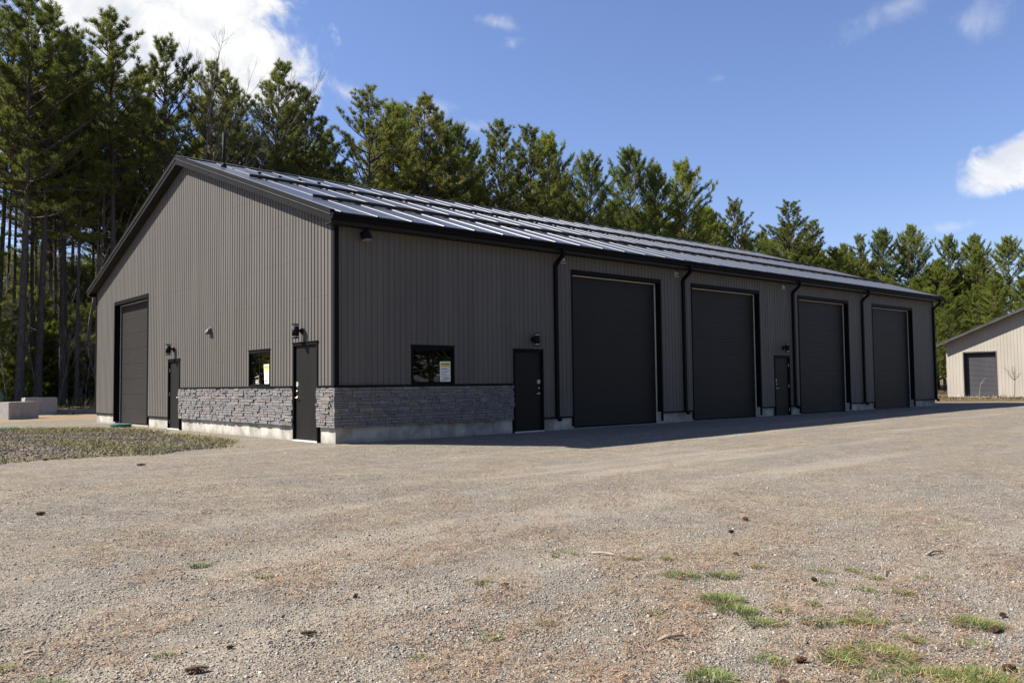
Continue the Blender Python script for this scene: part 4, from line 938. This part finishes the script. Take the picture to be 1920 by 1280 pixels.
def plant(kind, x, y, H, label, cat, group, k=None, wide=1., rz=None):
    src, base, nm = {'R': (RED, 24., 'red_pine'), 'W': (WHITE, 22., 'white_pine'), 'S': (SAP, 7., 'young_pine')}[kind]
    k = rng.integers(len(src)) if k is None else k; s = H / base
    o = empty(nm, (x, y, float(gz(x, y))), label, cat, group, rng.uniform(0, 2 * PI) if rz is None else rz, (s * wide, s * wide, s))
    t = link('trunk', src[k][0], None, o); c = link('crown', src[k][1], None, o); return o
PG = 'pines along the edge of the wood'
front = [  # x, y, height, species, mesh, width, label
    ('R', .30, 39, 23.1, 3, 1.0, 'red pine at the very left edge of the photo, half cut off'),
    ('R', .95, 36, 23.4, 2, 1.25, 'tallest thick-trunked red pine near the left edge, its tip leaving the top of the photo'),
    ('R', 2.2, 37.5, 23.9, 0, 1.1, 'tall dense red pine right of the thickest left trunk, against the big cloud'),
    ('R', 3.7, 39, 23.2, 1, 1.0, 'dark red pine with a drooping right side, left end of the big cloud'),
    ('R', 6.1, 38, 24.2, 4, 1.15, 'pointed red pine standing alone before the white cloud, left of the gable'),
    ('R', 9.2, 38.5, 24.0, 0, 1.0, 'red pine with a lopsided tip directly above the left slope of the gable'),
    ('R', 12.4, 39, 23.4, 2, .95, 'dense red pine right above the roof vent pipe'),
    ('R', 14.6, 41, 23.6, 1, 1.0, 'rounded red pine just right of the vent pipe, half behind its neighbour'),
    ('R', 16.4, 38, 24.0, 4, 1.05, 'tall pointed red pine at the right end of the big cloud'),
    ('R', 19.1, 38.5, 22.6, 3, 1.0, 'shorter red pine stepping down right of the big cloud, gap of sky on its right'),
    ('W', 19.7, 42, 23.0, 1, .8, 'slim dark pine wedged behind the two red pines at the cloud end'),
    ('R', 22.4, 41, 21.0, 3, .8, 'low dark pine under the small wisp of cloud'),
    ('R', 24.0, 38, 23.9, 2, 1.1, 'broad pointed red pine right of the small wisp of cloud'),
    ('W', 28.1, 41, 24.4, 3, .75, 'slender needle-tipped pine between two broad red pines, above the near snow guard'),
    ('W', 30.3, 43, 25.0, 1, .75, 'second slender spiky-topped pine, just left of the open-branched red pine'),
    ('R', 28.9, 38, 24.2, 3, 1.25, 'open-branched red pine with sky showing through its right side'),
    ('R', 32.1, 40, 24.2, 1, .85, 'small-topped red pine leaning out right of the open-branched one'),
    ('W', 33.0, 39, 23.2, 1, .85, 'narrow yellow green pine below a faint cloud, between red pines'),
    ('R', 37.2, 42, 23.0, 0, .9, 'half hidden red pine filling the dip left of the round-topped pair'),
    ('R', 37.1, 38, 24.1, 4, 1.05, 'round-topped red pine, left of the round-topped pair over the roof middle'),
    ('R', 41.1, 38.5, 24.4, 0, 1.05, 'round-topped red pine, right of the round-topped pair over the roof middle'),
    ('W', 46.6, 42, 25.6, 3, .8, 'feathery pine with branches reaching right toward open sky, beyond the round-topped pair'),
    ('R', 46.0, 39, 21.0, 2, .8, 'low bushy red pine in the notch before the first pale white pine'),
    ('W', 47.9, 38, 23.0, 1, .85, 'pale yellow white pine standing apart, left of three tall white pines'),
    ('W', 54.8, 39, 24.9, 3, .85, 'spindly-topped white pine, left of the three tall white pines'),
    ('W', 57.9, 38, 23.6, 0, .85, 'middle white pine of the three tall ones, lower and fuller'),
    ('W', 62.5, 38, 24.6, 1, .95, 'right white pine of the three tall ones, with rising arms at its right'),
    ('W', 68.5, 39, 20.5, 2, .85, 'low spreading white pine with one arm pointing up right, before the gap'),
    ('R', 71.7, 38, 22.0, 1, 1.05, 'bluish rounded red pine, left of the two near the roof end'),
    ('R', 81.6, 37, 22.9, 2, 1.3, 'broad rounded red pine, right of the two near the roof end'),
    ('R', 88.0, 38, 21.2, 4, 1.1, 'red pine sloping down at the right flank of the broad rounded one'),
    ('R', 96.4, 36, 20.4, 0, 1.0, 'small dark-tipped red pine between the broad pine and the white pines at right'),
    ('W', 98.9, 34, 21.3, 0, .95, 'upright white pine above the fourth overhead door'),
    ('W', 102.4, 32, 21.8, 2, .95, 'pointed white pine above the right end of the garage roof'),
    ('W', 104.5, 25, 18.3, 0, .9, 'lower bushy white pine between the roof end and the airy one beyond'),
    ('W', 107.0, 29, 20.7, 3, .8, 'left of the twin airy white pines behind the beige shed'),
    ('W', 109.0, 26.5, 20.6, 3, .85, 'right of the twin airy white pines behind the beige shed'),
    ('W', 104.0, 21, 19.2, 0, 1.0, 'large bluish white pine at the right edge above the beige roof'),
    ('W', 104.9, 17.5, 19.0, 2, .95, 'white pine cut by the right edge of the photo'),
    ('W', 80.0, 19.5, 11.0, 2, 1.15, 'low bushy white pine just above the slope of the beige shed roof'),
    ('W', 74.0, 16.5, 9.0, 0, 1.2, 'small full white pine between the garage corner and the beige roof'),
    ('W', 88.0, 17.0, 12.5, 1, 1.2, 'spreading white pine behind the upper part of the beige roof'),
]
for (kd, x, y, H, k, wd, lab) in front: plant(kd, x, y, H - .85, lab, 'pine tree', PG, k, wd * (1.04 if kd == 'R' else 1.16))
# bare hardwoods among the pines
for (k, x, y, sc, lab) in ((0, 11.0, 39.5, 1.06, 'bare leafless tree with pale twigs rising between two red pines before the cloud'), (0, 5.0, 41, .93, 'bare grey tree half hidden right of the dark drooping pine'), (1, 36, 36.0, 1.0, 'bare brushy tree showing its twigs just above the roof ridge middle')):
    o = link('bare_tree', BARE[k], None); o.location = (x, y, float(gz(x, y))); o.scale = (sc,) * 3; o.rotation_euler = (0, 0, x); tag(o, lab, 'bare tree', 'leafless trees in the wood')
# filler rows inside the wood
FG = 'pines standing deeper inside the wood'
def onray(u_x37, y): return CAMX + (y - CAMY) * (u_x37 - CAMX) / (37 - CAMY)
def filler(kd, x, y, H, k=None, wd=1.):
    if y < -30: return plant(kd, x, y, H, 'pine of the wood across the yard, seen only as a reflection in the windows', 'pine tree', 'pines across the yard', k, wd)
    if x < 0 and x < onray(-.3, y): return plant(kd, x, y, H, 'pine beyond the left edge of the view, shading the yard and mirrored in glass', 'pine tree', 'pines beyond the left edge', k, wd)
    nm = 'red pine' if kd == 'R' else 'white pine'
    plant(kd, x, y, H, 'dark %s among many alike deeper in the wood, behind the front row' % nm, 'pine tree', FG, k, wd)
for (xx, y) in ((1.55, 41), (2.75, 43), (3.25, 40.5), (3.6, 46), (4.0, 37.6), (5.5, 42.5), (6.8, 44), (.7, 43), (4.7, 49), (7.4, 40.5), (2.4, 49), (1.2, 50), (8.0, 47), (6.2, 51), (3.0, 54), (.4, 47)):
    filler('R', onray(xx, y), y, rng.uniform(20, 23), None, rng.uniform(.75, 1))
for row, y0 in enumerate((43.5, 47.5, 52, 57)):
    x = -3 if row else 9.5
    while x < 112:
        x += rng.uniform(2.6, 4.4) * (1.0 + row * .15); y = y0 + rng.uniform(-1.2, 1.2)
        if x < onray(.0, y): continue
        if y < 46 and x < 9.3: continue
        filler('R' if (x < 46 or rng.random() < .35) else 'W', x, y, rng.uniform(18.5, 21.5) if x > 12 else rng.uniform(17, 21), None, rng.uniform(.8, 1.05))
for i in range(18): filler('W', 58 + i * 3.1 + rng.uniform(-1, 1), 36.5 - max(0, (i - 8)) * 1.1 + rng.uniform(-2, 3), rng.uniform(11, 17), None, 1.25)
# a few just outside the left edge keep the wood shaded
for (x, y) in ((-3.5, 45), (-7, 49), (-11, 46), (-15, 52), (-4, 55)): filler('R', x, y, 22)
for i in range(15): filler('W', -48 + i * 7.5 + rng.uniform(-2, 2), -50 - 5 * (i % 2) + rng.uniform(-2, 2), rng.uniform(19, 23), None, 1.15)
for i in range(16): filler('W', 22 + i * 3.6 + rng.uniform(-1, 1), -46 + rng.uniform(-2, 2), rng.uniform(9, 14), 2, 1.25)
for (x, y, h) in ((-12, 47, 12), (-15.5, 50, 13), (-19, 47, 12), (-22, 52, 14), (-26, 49, 12), (-30, 55, 14), (-34, 52, 13), (-17, 56, 14), (-25, 58, 15), (-20, 60, 17), (-28, 64, 17), (-13, 53, 12), (-23, 56, 13), (-31, 60, 15), (-36, 66, 18), (-18, 52, 10), (-27, 53, 11), (-33, 57, 13), (-40, 62, 17)): filler('W', x, y, h, 2, 1.2)
for (x, y, h) in ((-3, 38.5, 15), (-6, 40, 17), (-9, 42.5, 18), (-1.3, 37.5, 12)): filler('W', x, y, h, 0, 1.)
# understorey
UG = 'young pines under the tall trees'
ul = 'young yellow green pine growing in the shade under the tall pines'
for (xx, y, h) in [(.4, 44, 6), (1.4, 47, 7.5), (2.0, 42, 4.5), (2.6, 52, 9), (3.4, 48, 8), (3.9, 44, 6), (4.6, 41, 4.2), (5.0, 46, 8), (5.6, 50, 9), (6.0, 43, 6), (6.6, 47, 7.5), (7.1, 43, 8), (7.6, 52, 10), (8.2, 44, 7), (1.0, 57, 11), (3.0, 60, 11), (5.0, 58, 11), (7.0, 60, 11), (2.0, 64, 12), (4.2, 66, 12), (6.0, 65, 12), (8.5, 57, 11), (.1, 52, 8), (.2, 60, 11), (.9, 40.5, 4), (1.7, 44, 7), (2.9, 46, 7), (3.2, 42, 5), (4.2, 47, 9), (4.9, 43, 6), (5.3, 41, 3.6), (5.8, 45, 7), (6.3, 49, 9), (2.2, 56, 10), (3.6, 56, 10), (5.6, 55, 10), (6.9, 55, 10), (.6, 48, 8), (1.2, 52, 9)]:
    plant('S', onray(xx, y), y, h, ul, 'young pine', UG, None, 1.15)
x = 40
while x < 112:
    plant('S' if x < 60 else 'W', x, 34.5 + rng.uniform(-1, 2) - max(0, (x - 84)) * .45, rng.uniform(6, 10), 'low bushy pine in front of the tall trees, seen past the garage roof', 'young pine', 'low pines at the edge of the wood', None, 1.2); x += rng.uniform(5, 8)
for (x, y, h) in ((92, 27, 13), (96, 22, 12), (100, 30, 14), (88, 29, 13), (80, 30, 13), (94, 16, 12), (74, 31, 12), (70, 28, 11), (99, 16, 13), (58, 15, 5.5), (62, 18, 7), (66, 14.5, 6.5), (64, 21, 9), (70, 20, 8), (60, 22, 8), (76, 24, 10), (84, 22, 11)):
    plant('W', x, y, h, 'bushy low pine behind the beige shed and the garage corner', 'young pine', 'low pines behind the shed', None, 1.2)
for i, (xx, y, k) in enumerate([(.5, 39, 2), (1.9, 39.5, 2), (3.0, 38.5, 2), (4.4, 39.6, 2), (5.2, 38.6, 2), (6.4, 40, 2), (7.0, 39, 2), (2.4, 45, 1), (4.2, 43, 1), (5.9, 46, 1), (7.5, 45, 1), (.9, 46, 1), (3.3, 51, 1), (6.6, 53, 1)]):
    o = link('bare_shrub' if k == 2 else 'bare_tree', BARE[k], None); xw = onray(xx, y); sc = rng.uniform(.6, .9); o.location = (xw, y, float(gz(xw, y))); o.scale = (sc,) * 3; o.rotation_euler = (0, 0, i * 1.7)
    tag(o, 'leafless brush growing between the pine trunks at left', 'bare tree', 'leafless brush in the wood')
# brush and leaf litter along the wood's edge
n = 5200; x = rng.uniform(-4, 16, n); y = rng.uniform(34.2, 46, n); ok = fbm(x, y, .6) > rng.uniform(.3, .6, n); x, y = x[ok], y[ok]
tag(blades('forest_brush', x, y, gz(x, y), rng.uniform(.15, .85, len(x)), rng.uniform(.012, .035, len(x)), rng.uniform(.1, 1.2, len(x)), M['dry_stem']), 'dry brown brush and dead stems at the foot of the wood', 'brush', kind='stuff')
n = 9000; x = rng.uniform(36, 52, n); y = rng.uniform(-12, 9, n); ok = (fbm(x, y, .5) + np.clip((x - 44) / 20, 0, .3) > rng.uniform(.45, .75, n)) & (x > 43 - np.clip(y - 2, -3, 6)) & ((y > .0)); x, y = x[ok], y[ok]
tag(blades('dry_grass', x, y, gz(x, y), rng.uniform(.06, .3, len(x)), rng.uniform(.012, .03, len(x)), rng.uniform(.2, 1.3, len(x)), M['dry_stem']), 'dry tan grass along the foot of the beige shed', 'dry grass', kind='stuff')
# saplings before the shed
def sapling(x, y, h, seed, lab, forks):
    rr = random.Random(seed); o = empty('sapling', (x, y, float(gz(x, y))), lab, 'sapling'); st = MB(); pts = curve(Vector((0, 0, -.05)), Vector((0, 0, 1)), h * .5, 0, 4, rr, .04); st.tube(pts, [.026, .024, .022, .02, .017], 6); st.build('stem', M['twig'], o, True)
    br = MB()
    for k in range(forks):
        a = k * 2.4 + rr.random(); d = Vector((math.cos(a) * .7, math.sin(a) * .9, rr.uniform(.5, 1.2))); p = curve(pts[-1] if k < 4 else pts[-1] + Vector((0, 0, rr.uniform(0, .3) * 0)), d, h * rr.uniform(.28, .5), .5, 4, rr, .12); br.tube(p, [.014, .012, .01, .008, .005], 4, False)
        for m in range(4):
            i = rr.choice((1, 2, 3)); br.tube(curve(p[i], (p[i + 1] - p[i]).normalized() + Vector((rr.gauss(0, .5), rr.gauss(0, .5), .3)), h * .16, .2, 2, rr, .1), [.008, .006, .004], 3, False)
    br.build('branches', M['twig'], o, True)
sapling(48, 2.55, 2.3, 4, 'thin leafless sapling with forked top before the beige shed wall', 7)
o = empty('weed_stalk', (49.5, 5.1, float(gz(49.5, 5.1))), 'single pale dry weed stalk standing before the dark roller door', 'weed')
mb = MB(); mb.tube([(0, .0, 0), (0, -.05, .5), (0, -.12, .9), (0, -.3, 1.2), (0, -.42, 1.3)], [.02, .018, .016, .012, .006], 5); mb.build('stalk', M['stick'], o)
mb = MB(); mb.tube([(0, -.12, .9), (0, -.2, 1.0), (.0, -.42, 1.1)], [.01, .008, .005], 4); mb.build('side_shoot', M['stick'], o)

# ------------------------------------------------------------------ sky, sun, camera
sd = Vector((-.5244, .5014, .6882)).normalized(); elev = math.asin(sd.z); azim = math.atan2(sd.x, sd.y)
w = bpy.data.worlds.new('World'); scene.world = w; w.use_nodes = True; t = NT(w.node_tree); bg = t.n['Background']
sky = t.new('ShaderNodeTexSky', sky_type='NISHITA'); sky.sun_disc = False; sky.sun_elevation = elev; sky.sun_rotation = azim
sky.air_density = 1.0; sky.dust_density = .6; sky.ozone_density = 3.0
SKY = .062
dirv = t.new('ShaderNodeTexCoord').outputs['Generated']; nrm = t.vmath('NORMALIZE', dirv); sep = t.new('ShaderNodeSeparateXYZ'); t.put(sep.inputs[0], nrm)
az = t.math('MULTIPLY', t.math('ARCTAN2', sep.outputs[0], sep.outputs[1]), 180 / PI); el = t.math('MULTIPLY', t.math('ARCSINE', sep.outputs[2]), 180 / PI)
cv = t.new('ShaderNodeCombineXYZ'); t.put(cv.inputs[0], az); t.put(cv.inputs[1], el)
n1 = t.noise(nrm, 9, 8, .58, .3); n2 = t.noise(nrm, 24, 7, .62, .6)
nn = t.math('ADD', t.math('MULTIPLY', t.math('SUBTRACT', n1, .5), 2.0), t.math('MULTIPLY', t.math('SUBTRACT', n2, .5), 1.5))
total = None
for (a, e, sa, se, dn, rot) in ((17.5, 23.4, 8.2, 3.6, 1., 0), (23.6, 20.3, 4.6, 2.9, 1., -.3), (19, 20.3, 5.5, 2.5, .9, 0), (29.6, 19.2, 1.9, 1.0, .75, -.5), (36, 18.3, 2.4, .8, .35, 0), (38.4, 17.2, 2.2, 1.0, .5, 0), (40.3, 23.6, 2.6, .6, .42, -.2), (41.3, 22.4, 1.2, .6, .3, 0),
                        (72.6, 12.7, 3.1, 1.4, .9, .25), (70.6, 12.0, 2.3, .8, .72, .15), (66.3, 22.1, 3.6, 1.1, .26, .25), (70.6, 20.6, 1.7, 1.5, .24, .5), (69.0, 9.1, 2.6, .45, .25, .05), (55.5, 19.5, 1.2, .4, .2, 0),
                        (120, 30, 12, 4, .7, 0), (-130, 26, 14, 4, .6, 0)):
    mp = t.new('ShaderNodeMapping', vector_type='TEXTURE'); t.put(mp.inputs[0], cv.outputs[0]); mp.inputs['Location'].default_value = (a, e, 0); mp.inputs['Rotation'].default_value = (0, 0, rot); mp.inputs['Scale'].default_value = (sa, se, 1)
    d = t.vmath('LENGTH', mp.outputs[0]); solid = dn >= .9; v = t.math('MULTIPLY', t.smooth(t.math('ADD', t.math('SUBTRACT', 1.25 if solid else .9, d), t.math('MULTIPLY', nn, .8 if solid else 1.3)), 0., .5 if solid else 1.25), dn)
    total = v if total is None else t.math('MAXIMUM', total, v)
shade = t.math('ADD', t.math('MULTIPLY', n1, .5), t.math('MULTIPLY', n2, .5))
CL = .46 / SKY
ccol = t.mix(t.smooth(shade, .38, .62), (.70 * CL, .73 * CL, .80 * CL), (1.0 * CL, .99 * CL, .97 * CL))
skyc = t.mix(1., sky.outputs[0], (1.02, 1.0, 1.19), 'MULTIPLY'); t.put(bg.inputs[0], t.mix(total, skyc, ccol)); bg.inputs[1].default_value = SKY

sun = bpy.data.lights.new('sun', 'SUN'); sun.energy = 4.8; sun.angle = math.radians(.53); sun.color = (1, .945, .865)
so = bpy.data.objects.new('sun', sun); COL.objects.link(so); so.rotation_euler = sd.to_track_quat('Z', 'Y').to_euler(); so.location = sd * 60

cam = bpy.data.cameras.new('camera'); cam.sensor_width = 36; cam.lens = 36 * 1579.137 / 1920; cam.clip_start = .05; cam.clip_end = 4000
co = bpy.data.objects.new('camera', cam); COL.objects.link(co)
R = Vector((.75445727, -.65624167, -.01187854)); U = Vector((-.02426289, -.04597056, .9986481)); Fw = Vector((.65590056, .75314911, .05060514))
co.matrix_world = Matrix(((R.x, U.x, -Fw.x, -9.0573), (R.y, U.y, -Fw.y, -16.2346), (R.z, U.z, -Fw.z, 1.2323), (0, 0, 0, 1)))
scene.camera = co
scene.view_settings.view_transform = 'Standard'; scene.view_settings.look = 'None'; scene.view_settings.exposure = 1.25; scene.view_settings.gamma = 1
scene.cycles.max_bounces = 6; scene.cycles.transparent_max_bounces = 12
